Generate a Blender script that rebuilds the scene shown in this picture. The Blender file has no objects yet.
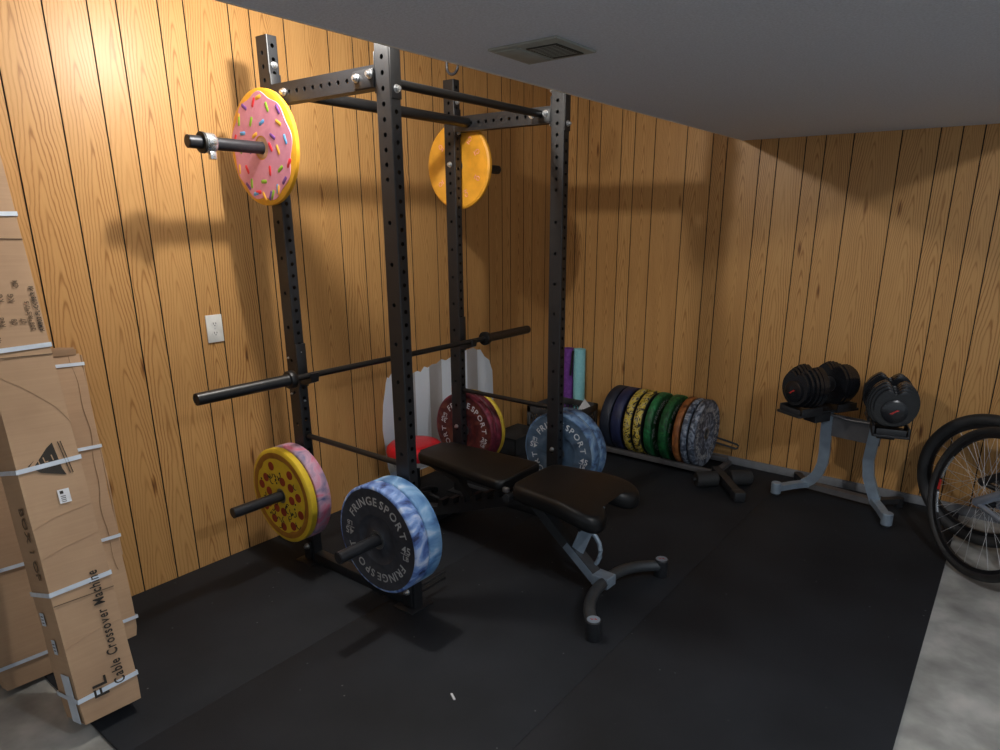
import bpy, bmesh, math, random
from mathutils import Vector, Matrix, Euler
random.seed(7)
PI = math.pi
S = bpy.context.scene
COL = S.collection

# ------------------------------------------------------------------ camera
cam = bpy.data.objects.new('camera', bpy.data.cameras.new('camera'))
COL.objects.link(cam)
cam.location = (3.01341, -1.80073, 1.64365)
_pt, _rl, _yw = math.radians(16.28468), math.radians(0.11808), math.radians(-36.86665)
_f = Vector((math.sin(_yw)*math.cos(_pt), math.cos(_yw)*math.cos(_pt), -math.sin(_pt)))
_r = Vector((math.cos(_yw), -math.sin(_yw), 0)); _u = _r.cross(_f)
_r2 = _r*math.cos(_rl) + _u*math.sin(_rl); _u2 = -_r*math.sin(_rl) + _u*math.cos(_rl)
cam.rotation_euler = Matrix((_r2, _u2, -_f)).transposed().to_euler()
cam.data.sensor_width = 36.0
cam.data.lens = 667.37*36.0/1000.0
cam.data.shift_x = -0.0202
cam.data.shift_y = 0.0392
cam.data.clip_start = 0.05
S.camera = cam

# ------------------------------------------------------------------ light
world = bpy.data.worlds.new('world'); S.world = world; world.use_nodes = True
bg = world.node_tree.nodes['Background']
bg.inputs[0].default_value = (0.80, 0.90, 1.0, 1); bg.inputs[1].default_value = 0.47

def lamp(name, loc, power, color, radius):
    l = bpy.data.lights.new(name, 'POINT'); l.energy = power; l.color = color; l.shadow_soft_size = radius
    o = bpy.data.objects.new(name, l); COL.objects.link(o); o.location = loc
    return o
lamp('bulb_light', (0.888, -0.13, 2.405), 50, (1.0, 0.95, 0.88), 0.032)
lamp('bulb_light', (3.80, -0.37, 2.45), 58, (0.95, 0.97, 1.0), 0.045)
S.view_settings.view_transform = 'Standard'
S.view_settings.look = 'None'
S.view_settings.gamma = 1.0
S.view_settings.use_curve_mapping = False
S.view_settings.exposure = 0.0

# ------------------------------------------------------------------ materials
def nt(name):
    m = bpy.data.materials.new(name); m.use_nodes = True
    return m, m.node_tree.nodes, m.node_tree.links, m.node_tree.nodes['Principled BSDF']
def N(nodes, t, **k):
    n = nodes.new(t)
    for a, b in k.items(): setattr(n, a, b)
    return n
def plain(name, col, rough=0.5, metal=0.0, var=0.12, scale=18, bump=0.0, bscale=200, coat=0.0, spec=None):
    m, nd, lk, b = nt(name)
    b.inputs['Roughness'].default_value = rough; b.inputs['Metallic'].default_value = metal
    if spec is not None: b.inputs['Specular IOR Level'].default_value = spec
    b.inputs['Coat Weight'].default_value = coat
    tc = N(nd, 'ShaderNodeTexCoord'); no = N(nd, 'ShaderNodeTexNoise'); no.inputs['Scale'].default_value = scale
    no.inputs['Detail'].default_value = 6
    lk.new(tc.outputs['Object'], no.inputs['Vector'])
    r = N(nd, 'ShaderNodeValToRGB')
    r.color_ramp.elements[0].position = 0.3; r.color_ramp.elements[1].position = 0.7
    c = Vector(col[:3])
    r.color_ramp.elements[0].color = (*(c*(1-var)), 1); r.color_ramp.elements[1].color = (*[min(1, q) for q in c*(1+var)], 1)
    lk.new(no.outputs['Fac'], r.inputs['Fac']); lk.new(r.outputs['Color'], b.inputs['Base Color'])
    if bump:
        n2 = N(nd, 'ShaderNodeTexNoise'); n2.inputs['Scale'].default_value = bscale; n2.inputs['Detail'].default_value = 4
        lk.new(tc.outputs['Object'], n2.inputs['Vector'])
        bp = N(nd, 'ShaderNodeBump'); bp.inputs['Strength'].default_value = bump; bp.inputs['Distance'].default_value = 0.004
        lk.new(n2.outputs['Fac'], bp.inputs['Height']); lk.new(bp.outputs['Normal'], b.inputs['Normal'])
    return m
def marble(name, stops, scale=9, rough=0.55, stretch=(1, 1, 1), distort=1.5, detail=6):
    """rubber with swirled colours: noise -> ramp of several colours"""
    m, nd, lk, b = nt(name)
    b.inputs['Roughness'].default_value = rough
    tc = N(nd, 'ShaderNodeTexCoord'); mp = N(nd, 'ShaderNodeMapping'); mp.inputs['Scale'].default_value = stretch
    no = N(nd, 'ShaderNodeTexNoise'); no.inputs['Scale'].default_value = scale
    no.inputs['Detail'].default_value = detail; no.inputs['Distortion'].default_value = distort
    oi = N(nd, 'ShaderNodeObjectInfo'); ad = N(nd, 'ShaderNodeVectorMath', operation='ADD')
    lk.new(tc.outputs['Object'], mp.inputs['Vector']); lk.new(mp.outputs['Vector'], ad.inputs[0])
    mu = N(nd, 'ShaderNodeMath', operation='MULTIPLY'); mu.inputs[1].default_value = 20
    lk.new(oi.outputs['Random'], mu.inputs[0]); lk.new(mu.outputs[0], ad.inputs[1])
    lk.new(ad.outputs[0], no.inputs['Vector'])
    r = N(nd, 'ShaderNodeValToRGB'); cr = r.color_ramp
    while len(cr.elements) < len(stops): cr.elements.new(0.5)
    for e, (p, c) in zip(cr.elements, stops): e.position = p; e.color = (*c, 1)
    lk.new(no.outputs['Fac'], r.inputs['Fac']); lk.new(r.outputs['Color'], b.inputs['Base Color'])
    return m

def wood_panel():
    m, nd, lk, b = nt('wood_paneling')
    uv = N(nd, 'ShaderNodeUVMap'); uv.uv_map = 'grain'
    at = N(nd, 'ShaderNodeAttribute'); at.attribute_name = 'board'
    sx = N(nd, 'ShaderNodeSeparateXYZ'); lk.new(uv.outputs['UV'], sx.inputs[0])
    def mth(op, a, bb=None, c=None):
        n = N(nd, 'ShaderNodeMath', operation=op)
        for i, v in enumerate((a, bb, c)):
            if v is None: continue
            if isinstance(v, (int, float)): n.inputs[i].default_value = v
            else: lk.new(v, n.inputs[i])
        return n.outputs[0]
    def vec(x, y, z):
        c = N(nd, 'ShaderNodeCombineXYZ')
        for i, v in enumerate((x, y, z)):
            if isinstance(v, (int, float)): c.inputs[i].default_value = v
            else: lk.new(v, c.inputs[i])
        return c.outputs[0]
    def noise(v, scale, detail=3, rough=0.5):
        n = N(nd, 'ShaderNodeTexNoise'); n.inputs['Scale'].default_value = scale; n.inputs['Detail'].default_value = detail
        n.inputs['Roughness'].default_value = rough
        lk.new(v, n.inputs['Vector']); return n.outputs['Fac']
    u, v, bd = sx.outputs['X'], sx.outputs['Y'], at.outputs['Fac']
    b10 = mth('MULTIPLY', bd, 37.0)
    # slow wander of the heart of the grain along the height
    wob = mth('MULTIPLY', mth('SUBTRACT', noise(vec(b10, mth('MULTIPLY', v, 1.1), 3.0), 1.0, 1), 0.5), 0.045)
    wob2 = mth('MULTIPLY', mth('SUBTRACT', noise(vec(mth('MULTIPLY', u, 9.0), mth('MULTIPLY', v, 3.5), b10), 1.0, 4), 0.5), 0.040)
    uu = mth('ADD', mth('ADD', u, wob), wob2)
    h = mth('SQRT', mth('ADD', mth('MULTIPLY', uu, uu), 0.00012))
    slope = mth('ADD', 5.0, mth('MULTIPLY', bd, 5.0))
    ph = mth('ADD', mth('MULTIPLY', h, slope), mth('MULTIPLY', v, mth('ADD', 0.35, mth('MULTIPLY', bd, 0.5))))
    ph = mth('ADD', ph, mth('MULTIPLY', noise(vec(mth('MULTIPLY', u, 4.0), mth('MULTIPLY', v, 1.6), mth('ADD', b10, 9)), 1.0, 4), 0.33))
    ring = mth('SINE', mth('MULTIPLY', ph, 2*PI*13))
    ring = mth('POWER', mth('MULTIPLY_ADD', ring, 0.5, 0.5), 3.2)
    fine = noise(vec(mth('MULTIPLY', u, 420.0), mth('MULTIPLY', v, 9.0), b10), 1.0, 2)
    fine2 = noise(vec(mth('MULTIPLY', u, 110.0), mth('MULTIPLY', v, 3.0), b10), 1.0, 3)
    broad = noise(vec(mth('MULTIPLY', u, 8.0), mth('MULTIPLY', v, 0.8), b10), 1.0, 2)
    # rings come and go
    amp = mth('MULTIPLY_ADD', noise(vec(mth('MULTIPLY', u, 14.0), mth('MULTIPLY', v, 1.3), mth('ADD', b10, 4)), 1.0, 1), 1.5, -0.12)
    f = mth('ADD', mth('MULTIPLY', mth('MULTIPLY', ring, amp), 0.52), mth('ADD', mth('MULTIPLY', fine, 0.30), mth('MULTIPLY', fine2, 0.22)))
    f = mth('ADD', f, mth('MULTIPLY', mth('SUBTRACT', broad, 0.5), 0.20))
    f = mth('ADD', f, mth('MULTIPLY', mth('SUBTRACT', bd, 0.5), 0.07))
    # sparse knots
    vo = N(nd, 'ShaderNodeTexVoronoi'); vo.inputs['Scale'].default_value = 1.0
    lk.new(vec(mth('ADD', mth('MULTIPLY', u, 9.0), b10), mth('MULTIPLY', v, 2.0), 0.0), vo.inputs['Vector'])
    kn = mth('MULTIPLY', mth('LESS_THAN', vo.outputs['Distance'], 0.13), mth('MULTIPLY', mth('SUBTRACT', 0.13, vo.outputs['Distance']), 6.5))
    cs = N(nd, 'ShaderNodeSeparateColor'); lk.new(vo.outputs['Color'], cs.inputs[0])
    kn = mth('MULTIPLY', kn, mth('GREATER_THAN', cs.outputs[0], 0.45))
    f = mth('ADD', f, kn)
    r = N(nd, 'ShaderNodeValToRGB'); cr = r.color_ramp
    cr.elements.new(0.5); cr.elements.new(0.75)
    for e, (p, c) in zip(cr.elements, ((0.12, (.62, .355, .135)), (0.40, (.53, .283, .098)), (0.70, (.34, .155, .046)), (1.0, (.13, .052, .018)))):
        e.position = p; e.color = (*c, 1)
    lk.new(f, r.inputs['Fac']); lk.new(r.outputs['Color'], b.inputs['Base Color'])
    b.inputs['Roughness'].default_value = 0.40
    b.inputs['Specular IOR Level'].default_value = 0.35
    bp = N(nd, 'ShaderNodeBump'); bp.inputs['Strength'].default_value = 0.12; bp.inputs['Distance'].default_value = 0.001
    lk.new(fine, bp.inputs['Height']); lk.new(bp.outputs['Normal'], b.inputs['Normal'])
    return m

M = {}
M['wood'] = wood_panel()
M['groove'] = plain('groove_black', (.012, .007, .004), .8)
M['concrete'] = marble('concrete_floor', [(0.3, (.20, .205, .195)), (0.5, (.33, .335, .32)), (0.60, (.42, .425, .41)), (0.72, (.54, .54, .51))], 5, .8, detail=10, distort=.15)
M['wallpaint'] = plain('pale_wall', (.45, .46, .47), .9)
M['ceil'] = plain('ceiling_texture', (.66, .71, .80), .95, var=.10, scale=150, bump=.9, bscale=120)
M['ceil_up'] = plain('ceiling_plain', (.55, .55, .55), .95)
M['edge'] = plain('edge_highlight', (.75, .70, .62), .7)  # bright soffit-edge highlight put into a pale colour
M['mat'] = None
def mat_rubber():
    m, nd, lk, b = nt('rubber_mat')
    tc = N(nd, 'ShaderNodeTexCoord')
    n1 = N(nd, 'ShaderNodeTexNoise'); n1.inputs['Scale'].default_value = 2.2; n1.inputs['Detail'].default_value = 8
    vo = N(nd, 'ShaderNodeTexVoronoi'); vo.inputs['Scale'].default_value = 20
    n3 = N(nd, 'ShaderNodeTexNoise'); n3.inputs['Scale'].default_value = 260; n3.inputs['Detail'].default_value = 2
    for n in (n1, vo, n3): lk.new(tc.outputs['Object'], n.inputs['Vector'])
    r = N(nd, 'ShaderNodeValToRGB'); r.color_ramp.elements[0].position = .3; r.color_ramp.elements[1].position = .75
    r.color_ramp.elements[0].color = (.0085, .0100, .0130, 1); r.color_ramp.elements[1].color = (.019, .0225, .0290, 1)
    lk.new(n1.outputs['Fac'], r.inputs['Fac'])
    cs = N(nd, 'ShaderNodeSeparateColor'); lk.new(vo.outputs['Color'], cs.inputs[0])
    lt = N(nd, 'ShaderNodeMath', operation='LESS_THAN'); lt.inputs[1].default_value = .070; lk.new(vo.outputs['Distance'], lt.inputs[0])
    gt = N(nd, 'ShaderNodeMath', operation='GREATER_THAN'); gt.inputs[1].default_value = .80; lk.new(cs.outputs[0], gt.inputs[0])
    mu = N(nd, 'ShaderNodeMath', operation='MULTIPLY'); lk.new(lt.outputs[0], mu.inputs[0]); lk.new(gt.outputs[0], mu.inputs[1])
    r3 = N(nd, 'ShaderNodeMath', operation='MULTIPLY'); r3.inputs[1].default_value = .6; lk.new(mu.outputs[0], r3.inputs[0])
    mx = N(nd, 'ShaderNodeMixRGB'); mx.inputs[2].default_value = (.16, .165, .18, 1)
    lk.new(r3.outputs[0], mx.inputs[0]); lk.new(r.outputs['Color'], mx.inputs[1]); lk.new(mx.outputs[0], b.inputs['Base Color'])
    b.inputs['Roughness'].default_value = .68; b.inputs['Specular IOR Level'].default_value = .28
    bp = N(nd, 'ShaderNodeBump'); bp.inputs['Strength'].default_value = .35; bp.inputs['Distance'].default_value = .002
    lk.new(n3.outputs['Fac'], bp.inputs['Height']); lk.new(bp.outputs['Normal'], b.inputs['Normal'])
    return m
M['mat'] = mat_rubber()
M['rack'] = plain('black_powder_coat', (.0125, .0135, .016), .40, .0, .1, 40, bump=.15, bscale=900, spec=.5)
M['blackbar'] = plain('black_bar', (.014, .014, .015), .36, .3, spec=.6)
M['sleeve'] = plain('horn_sleeve', (.035, .037, .043), .35, .5)
M['zinc'] = plain('zinc_bolt', (.62, .64, .66), .28, .9)
M['vinyl'] = plain('black_vinyl', (.0068, .0070, .0076), .40, 0, .2, 30, bump=.12, bscale=400, spec=.35)
M['benchgrey'] = plain('grey_frame_paint', (.27, .34, .42), .36, .3)
M['benchmid'] = plain('mid_grey_paint', (.055, .062, .070), .38, .3)
M['benchblack'] = plain('dark_frame_paint', (.022, .024, .028), .45, .1)
M['silver'] = plain('silver_clamp', (.62, .65, .68), .25, .8)
M['red_mark'] = plain('red_mark', (.45, .02, .015), .5)
M['white_plastic'] = plain('white_plastic', (.80, .80, .77), .4)
M['dark_slot'] = plain('dark_slot', (.01, .01, .01), .6)
M['redvinyl'] = plain('red_vinyl', (.80, .012, .03), .35)
M['white_ring'] = plain('white_ring', (.62, .64, .66), .5)
M['crate'] = plain('grey_crate', (.060, .062, .066), .5)
M['purple'] = marble('purple_foam', [(0.35, (.15, .035, .27)), (0.65, (.22, .065, .38))], 30, .8)
M['teal'] = marble('teal_foam', [(0.35, (.26, .66, .74)), (0.65, (.34, .74, .80))], 30, .8)
M['paper'] = plain('white_paper', (.80, .82, .86), .8)
M['foam'] = plain('black_foam', (.020, .021, .023), .75)
M['dbplate'] = plain('dumbbell_black', (.010, .011, .014), .26, 0, .1, spec=.6)
M['tyre'] = plain('tyre_rubber', (.020, .021, .023), .6)
M['rim'] = plain('wheel_rim', (.03, .031, .035), .3, .6)
M['spoke'] = plain('spoke_steel', (.75, .77, .80), .3, .7)
M['bike_silver'] = plain('bike_silver', (.36, .42, .52), .3, .6)
M['bike_black'] = plain('bike_black', (.015, .015, .018), .3)
M['steelgrey'] = plain('rack_grey_steel', (.16, .155, .16), .4, .5)
M['baseb'] = plain('grey_base_strip', (.20, .21, .23), .7)
M['strap'] = plain('white_strap', (.62, .70, .80), .4)
M['vent'] = plain('vent_metal', (.34, .36, .33), .6)
M['vent_dark'] = plain('vent_dark', (.035, .037, .03), .7)
M['ink'] = plain('black_ink', (.03, .025, .02), .8)
M['ink2'] = plain('faded_ink', (.13, .085, .05), .8)
M['txt_grey'] = plain('lettering_grey', (.42, .43, .43), .6)
M['txt_white'] = plain('lettering_white', (.66, .70, .75), .6)
M['txt_pink'] = plain('lettering_pink', (.90, .38, .36), .6)
M['hub'] = plain('steel_hub', (.20, .21, .22), .35, .7)
M['hub_tan'] = plain('tan_hub', (.62, .36, .22), .5)
M['card'] = None
def cardboard():
    m, nd, lk, b = nt('cardboard')
    tc = N(nd, 'ShaderNodeTexCoord')
    n1 = N(nd, 'ShaderNodeTexNoise'); n1.inputs['Scale'].default_value = 3; n1.inputs['Detail'].default_value = 6
    mp = N(nd, 'ShaderNodeMapping'); mp.inputs['Scale'].default_value = (1, 1, 40)
    n2 = N(nd, 'ShaderNodeTexNoise'); n2.inputs['Scale'].default_value = 4; n2.inputs['Detail'].default_value = 3
    lk.new(tc.outputs['Object'], n1.inputs['Vector']); lk.new(tc.outputs['Object'], mp.inputs['Vector']); lk.new(mp.outputs[0], n2.inputs['Vector'])
    a = N(nd, 'ShaderNodeMath', operation='MULTIPLY_ADD'); a.inputs[1].default_value = .25
    lk.new(n2.outputs['Fac'], a.inputs[0]); lk.new(n1.outputs['Fac'], a.inputs[2])
    r = N(nd, 'ShaderNodeValToRGB'); r.color_ramp.elements[0].position = .4; r.color_ramp.elements[1].position = .85
    r.color_ramp.elements[0].color = (.39, .245, .145, 1); r.color_ramp.elements[1].color = (.54, .36, .22, 1)
    lk.new(a.outputs[0], r.inputs['Fac']); lk.new(r.outputs['Color'], b.inputs['Base Color'])
    b.inputs['Roughness'].default_value = .75
    bp = N(nd, 'ShaderNodeBump'); bp.inputs['Strength'].default_value = .25; bp.inputs['Distance'].default_value = .003
    lk.new(n1.outputs['Fac'], bp.inputs['Height']); lk.new(bp.outputs['Normal'], b.inputs['Normal'])
    return m
M['card'] = cardboard()
# plate rubbers
M['face_char'] = marble('charcoal_face', [(0.3, (.022, .026, .036)), (0.7, (.045, .052, .068))], 14)
M['rim_blue'] = marble('blue_white_marble', [(0.32, (.02, .03, .10)), (0.42, (.08, .15, .42)), (0.53, (.20, .34, .68)), (0.66, (.58, .66, .84))], 13, stretch=(1, .6, 1))
M['rim_cyan'] = marble('pale_blue_marble', [(0.30, (.03, .07, .18)), (0.45, (.09, .22, .46)), (0.58, (.20, .38, .62)), (0.72, (.48, .60, .76))], 9, stretch=(1, .6, 1))
M['face_blue'] = marble('slate_blue_face', [(0.3, (.040, .068, .11)), (0.5, (.075, .13, .21)), (0.68, (.14, .20, .28))], 11, stretch=(.5, 1, 1))
M['rim_dblue'] = marble('denim_marble', [(0.32, (.02, .04, .10)), (0.5, (.09, .18, .34)), (0.68, (.24, .36, .50))], 12)
M['rim_pink'] = marble('pink_marble', [(0.28, (.10, .12, .26)), (0.40, (.33, .24, .36)), (0.52, (.58, .33, .44)), (0.64, (.66, .16, .26)), (0.76, (.62, .50, .60))], 8)
M['face_red'] = marble('oxblood_face', [(0.32, (.045, .010, .014)), (0.5, (.12, .022, .022)), (0.68, (.19, .060, .035))], 10)
M['rim_maroon'] = marble('maroon_marble', [(0.32, (.05, .008, .012)), (0.5, (.14, .016, .035)), (0.7, (.28, .04, .08))], 9)
M['rim_yellow'] = marble('mustard_rubber', [(0.3, (.55, .38, .03)), (0.7, (.70, .50, .05))], 9)
M['navy'] = marble('navy_rubber', [(0.3, (.008, .012, .022)), (0.7, (.013, .020, .042))], 6)
M['navy2'] = marble('blue_navy_rubber', [(0.3, (.008, .012, .036)), (0.7, (.013, .021, .085))], 6)
M['camo'] = marble('yellow_black_camo', [(0.42, (.012, .010, .012)), (0.46, (.45, .33, .03)), (0.52, (.58, .45, .04)), (0.58, (.50, .42, .22)), (0.63, (.03, .02, .03))], 17, stretch=(.5, 1, 1), distort=2.5)
M['green'] = marble('green_rubber', [(0.3, (.005, .04, .014)), (0.55, (.010, .12, .038)), (0.70, (.02, .24, .08))], 16)
M['green2'] = marble('flecked_green_rubber', [(0.3, (.006, .035, .014)), (0.5, (.012, .11, .035)), (0.68, (.02, .2, .05)), (0.8, (.35, .40, .08))], 26)
M['copper'] = marble('copper_marble', [(0.3, (.10, .035, .012)), (0.5, (.35, .12, .03)), (0.7, (.48, .20, .07))], 10)
M['greymarble'] = marble('grey_marble', [(0.32, (.02, .028, .05)), (0.46, (.06, .08, .12)), (0.54, (.17, .21, .28)), (0.66, (.38, .42, .50))], 15, distort=2.2)
M['pizza_crust'] = marble('crust_rubber', [(0.3, (.28, .11, .012)), (0.7, (.42, .19, .02))], 10)
M['pizza_rim'] = plain('yellow_rim', (.72, .50, .03), .45, coat=.2)
M['cheese'] = plain('cheese_yellow', (.72, .52, .025), .55)
M['pepperoni'] = plain('pepperoni', (.30, .030, .012), .6)
M['pink'] = marble('icing_pink', [(0.3, (.76, .29, .42)), (0.7, (.84, .36, .50))], 20, .5)
M['orange_rim'] = plain('orange_rim', (.85, .42, .03), .45)
M['orange_face'] = plain('orange_face', (.78, .36, .03), .5)
SPR = [plain('sprinkle_'+n, c, .5) for n, c in (('red', (.75, .03, .05)), ('green', (.25, .48, .03)), ('blue', (.12, .38, .75)), ('purple', (.18, .06, .30)), ('orange', (.90, .45, .05)))]

# ------------------------------------------------------------------ mesh tools
def mw(loc=(0, 0, 0), rot=(0, 0, 0)): return Matrix.Translation(loc) @ Euler(rot).to_matrix().to_4x4()
def frame(p, d, up=(0, 0, 1)):
    """matrix whose Z runs along d"""
    z = Vector(d).normalized(); u = Vector(up)
    if abs(z.dot(u)) > .99: u = Vector((0, 1, 0))
    x = u.cross(z).normalized(); y = z.cross(x)
    m = Matrix((x, y, z)).transposed().to_4x4(); m.translation = Vector(p); return m
class MB:
    def __init__(s): s.bm = bmesh.new(); s.mats = []
    def mi(s, m):
        if m not in s.mats: s.mats.append(m)
        return s.mats.index(m)
    def _add(s, verts, faces, m, smooth=False):
        k = s.mi(m); vs = [s.bm.verts.new(v) for v in verts]; out = []
        for f in faces:
            try:
                fa = s.bm.faces.new([vs[i] for i in f]); fa.material_index = k; fa.smooth = smooth; out.append(fa)
            except ValueError: pass
        return out
    def box(s, c, size, m, mat=None, bev=0.0):
        hx, hy, hz = [q/2 for q in size]; T = mat or Matrix()
        P = [T @ Vector((c[0]+x*hx, c[1]+y*hy, c[2]+z*hz)) for x in (-1, 1) for y in (-1, 1) for z in (-1, 1)]
        F = [(0, 1, 3, 2), (4, 6, 7, 5), (0, 4, 5, 1), (2, 3, 7, 6), (0, 2, 6, 4), (1, 5, 7, 3)]
        fs = s._add(P, F, m)
        if bev:
            es = list({e for f in fs for e in f.edges})
            r = bmesh.ops.bevel(s.bm, geom=es, offset=bev, segments=2, affect='EDGES', profile=.5, material=-1)
            for f in r['faces']: f.smooth = True
        return s
    def cyl(s, p0, p1, r, m, seg=20, r1=None, cap=True):
        p0 = Vector(p0); p1 = Vector(p1); T = frame(p0, p1-p0); L = (p1-p0).length; r1 = r if r1 is None else r1
        a = [2*PI*i/seg for i in range(seg)]
        V = [T @ Vector((r*math.cos(t), r*math.sin(t), 0)) for t in a]+[T @ Vector((r1*math.cos(t), r1*math.sin(t), L)) for t in a]
        F = [(i, (i+1) % seg, seg+(i+1) % seg, seg+i) for i in range(seg)]
        fs = s._add(V, F, m, True)
        if cap: s._add(V[:seg][::-1], [tuple(range(seg))], m); s._add(V[seg:], [tuple(range(seg))], m)
        return s
    def lathe(s, prof, T, seg=64, smooth=True, close=False):
        """prof: list of (radius, height, material); height runs along the local Z of T"""
        rings = []
        for r, h, _ in prof:
            rings.append([s.bm.verts.new(T @ Vector((r*math.cos(2*PI*i/seg), r*math.sin(2*PI*i/seg), h))) for i in range(seg)])
        n = len(prof)
        for j in range(n if close else n-1):
            k = s.mi(prof[j][2]); A, B = rings[j], rings[(j+1) % n]
            for i in range(seg):
                f = s.bm.faces.new((A[i], A[(i+1) % seg], B[(i+1) % seg], B[i])); f.material_index = k; f.smooth = smooth
        return s
    def tube(s, pts, r, m, seg=12, closed=False, sq=None, up=(0, 0, 1), cap=True):
        """round tube (radius r) or a rectangular one (sq=(w,h)) through pts"""
        pts = [Vector(p) for p in pts]; n = len(pts); rings = []
        for i, p in enumerate(pts):
            if closed: d = (pts[(i+1) % n]-pts[i-1])
            else: d = pts[min(i+1, n-1)]-pts[max(i-1, 0)]
            T = frame(p, d, up)
            k = r[i] if isinstance(r, (list, tuple)) else r
            if sq: sh = [(sq[0]/2, sq[1]/2), (-sq[0]/2, sq[1]/2), (-sq[0]/2, -sq[1]/2), (sq[0]/2, -sq[1]/2)]
            else: sh = [(k*math.cos(2*PI*q/seg), k*math.sin(2*PI*q/seg)) for q in range(seg)]
            rings.append([s.bm.verts.new(T @ Vector((x, y, 0))) for x, y in sh])
        k = s.mi(m); c = len(rings[0])
        for j in range(n if closed else n-1):
            A, B = rings[j], rings[(j+1) % n]
            for i in range(c):
                f = s.bm.faces.new((A[i], A[(i+1) % c], B[(i+1) % c], B[i])); f.material_index = k; f.smooth = not sq
        if not closed and cap:
            for R in (rings[0][::-1], rings[-1]):
                f = s.bm.faces.new(R); f.material_index = k
        return s
    def prism(s, outline, h0, h1, m, T=None, bev=0.0):
        """outline in local XY extruded from h0 to h1 along local Z"""
        T = T or Matrix(); n = len(outline)
        V = [T @ Vector((x, y, h0)) for x, y in outline]+[T @ Vector((x, y, h1)) for x, y in outline]
        F = [(i, (i+1) % n, n+(i+1) % n, n+i) for i in range(n)]+[tuple(range(n))[::-1], tuple(range(n, 2*n))]
        fs = s._add(V, F, m)
        if bev:
            es = list({e for f in fs[-2:] for e in f.edges})
            r = bmesh.ops.bevel(s.bm, geom=es, offset=bev, segments=4, affect='EDGES', profile=.5, material=-1)
            for f in r['faces']: f.smooth = True
        return s
    def build(s, name, parent=None, loc=None, rot=None, sharp=None, recalc=True):
        me = bpy.data.meshes.new(name)
        if recalc: bmesh.ops.recalc_face_normals(s.bm, faces=s.bm.faces[:])
        s.bm.to_mesh(me); s.bm.free()
        for m in s.mats: me.materials.append(m)
        me.set_sharp_from_angle(angle=math.radians(sharp or 35))
        o = bpy.data.objects.new(name, me); COL.objects.link(o)
        if parent: o.parent = parent
        if loc: o.location = loc
        if rot: o.rotation_euler = rot
        return o
def tag(o, label=None, cat=None, group=None, kind=None):
    if label: o['label'] = label
    if cat: o['category'] = cat
    if group: o['group'] = group
    if kind: o['kind'] = kind
    return o
def thing(name, label, cat, loc=(0, 0, 0), rot=(0, 0, 0), group=None):
    e = bpy.data.objects.new(name, None); COL.objects.link(e); e.location = loc; e.rotation_euler = rot; e.empty_display_size = .05
    return tag(e, label, cat, group)
def copy_tree(o, parent=None):
    c = o.copy(); COL.objects.link(c)
    if parent: c.parent = parent
    for ch in [q for q in o.children]: copy_tree(ch, c)
    return c

# lettering: the built-in font, turned into mesh
_g = {}
def glyph(ch, ext=.0006):
    if (ch, ext) in _g: return _g[(ch, ext)]
    cu = bpy.data.curves.new('glyph', 'FONT'); cu.body = ch; cu.size = 1; cu.extrude = ext; cu.offset = .012; cu.resolution_u = 3
    o = bpy.data.objects.new('glyph', cu); COL.objects.link(o)
    bpy.context.view_layer.update()
    me = bpy.data.meshes.new_from_object(o.evaluated_get(bpy.context.evaluated_depsgraph_get()))
    V = [v.co.copy() for v in me.vertices]; F = [tuple(p.vertices) for p in me.polygons]
    bpy.data.objects.remove(o); bpy.data.curves.remove(cu); bpy.data.meshes.remove(me)
    x0 = min([v.x for v in V] or [0]); x1 = max([v.x for v in V] or [.28])
    _g[(ch, ext)] = (V, F, x0, x1); return _g[(ch, ext)]
def put_glyph(mb, ch, size, wide, T, m):
    V, F, x0, x1 = glyph(ch); cx = (x0+x1)/2
    mb._add([T @ Vector(((v.x-cx)*size*wide, v.y*size, v.z)) for v in V], F, m)
def text_line(mb, text, size, T, m, wide=1.0, gap=.10, align=0):
    """flat line in T's XY plane, starting at the origin (align 0) or centred (1)"""
    ws = [(.30 if c == ' ' else glyph(c)[3]-glyph(c)[2])*size*wide for c in text]
    tot = sum(ws)+gap*size*(len(text)-1); x = -tot/2 if align else 0
    for c, w in zip(text, ws):
        if c != ' ': put_glyph(mb, c, size, wide, T @ Matrix.Translation((x+w/2, 0, 0)), m)
        x += w+gap*size
    return tot
def text_arc(mb, text, size, R, mid, T, m, wide=1.25, gap=.16):
    """letters reading clockwise round a circle in T's XY plane, feet towards the centre; mid = angle of the middle"""
    ws = [(.34 if c == ' ' else glyph(c)[3]-glyph(c)[2])*size*wide for c in text]
    tot = sum(ws)+gap*size*(len(text)-1); x = -tot/2
    for c, w in zip(text, ws):
        a = mid-(x+w/2)/R
        if c != ' ': put_glyph(mb, c, size, wide, T @ Matrix.Rotation(a-PI/2, 4, 'Z') @ Matrix.Translation((0, R, 0)), m)
        x += w+gap*size

# ------------------------------------------------------------------ the room
XW, YB, ZS, XS, XS2 = 0.0, 2.624, 2.119, 1.4385, 3.056
ZC = 2.56
GL = [-3.9, -3.74, -3.63, -3.48, -3.3, -3.19, -3.0, -2.86, -2.66, -2.56, -2.41, -2.25, -2.08, -1.98, -1.83, -1.70, -1.51, -1.38, -1.24, -1.10, -.95, -.83, -.66, -.507, -.40, -.238, -.130, .072, .174, .352, .604, .76, .870, 1.126, 1.345, 1.467, 1.62, 1.855, 2.003, 2.098, 2.253, 2.36, 2.53]
GB = [.11, .21, .305, .406, .575, .678, .831, 1.061, 1.24, 1.335, 1.548, 1.654, 1.815, 1.925, 2.076, 2.319, 2.502, 2.603, 2.701, 2.812, 2.96, 3.07, 3.22, 3.43, 3.6, 3.7, 3.9, 4.02, 4.2, 4.35, 4.55, 4.7, 4.9, 5.1, 5.3, 5.45, 5.7, 5.85]
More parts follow.
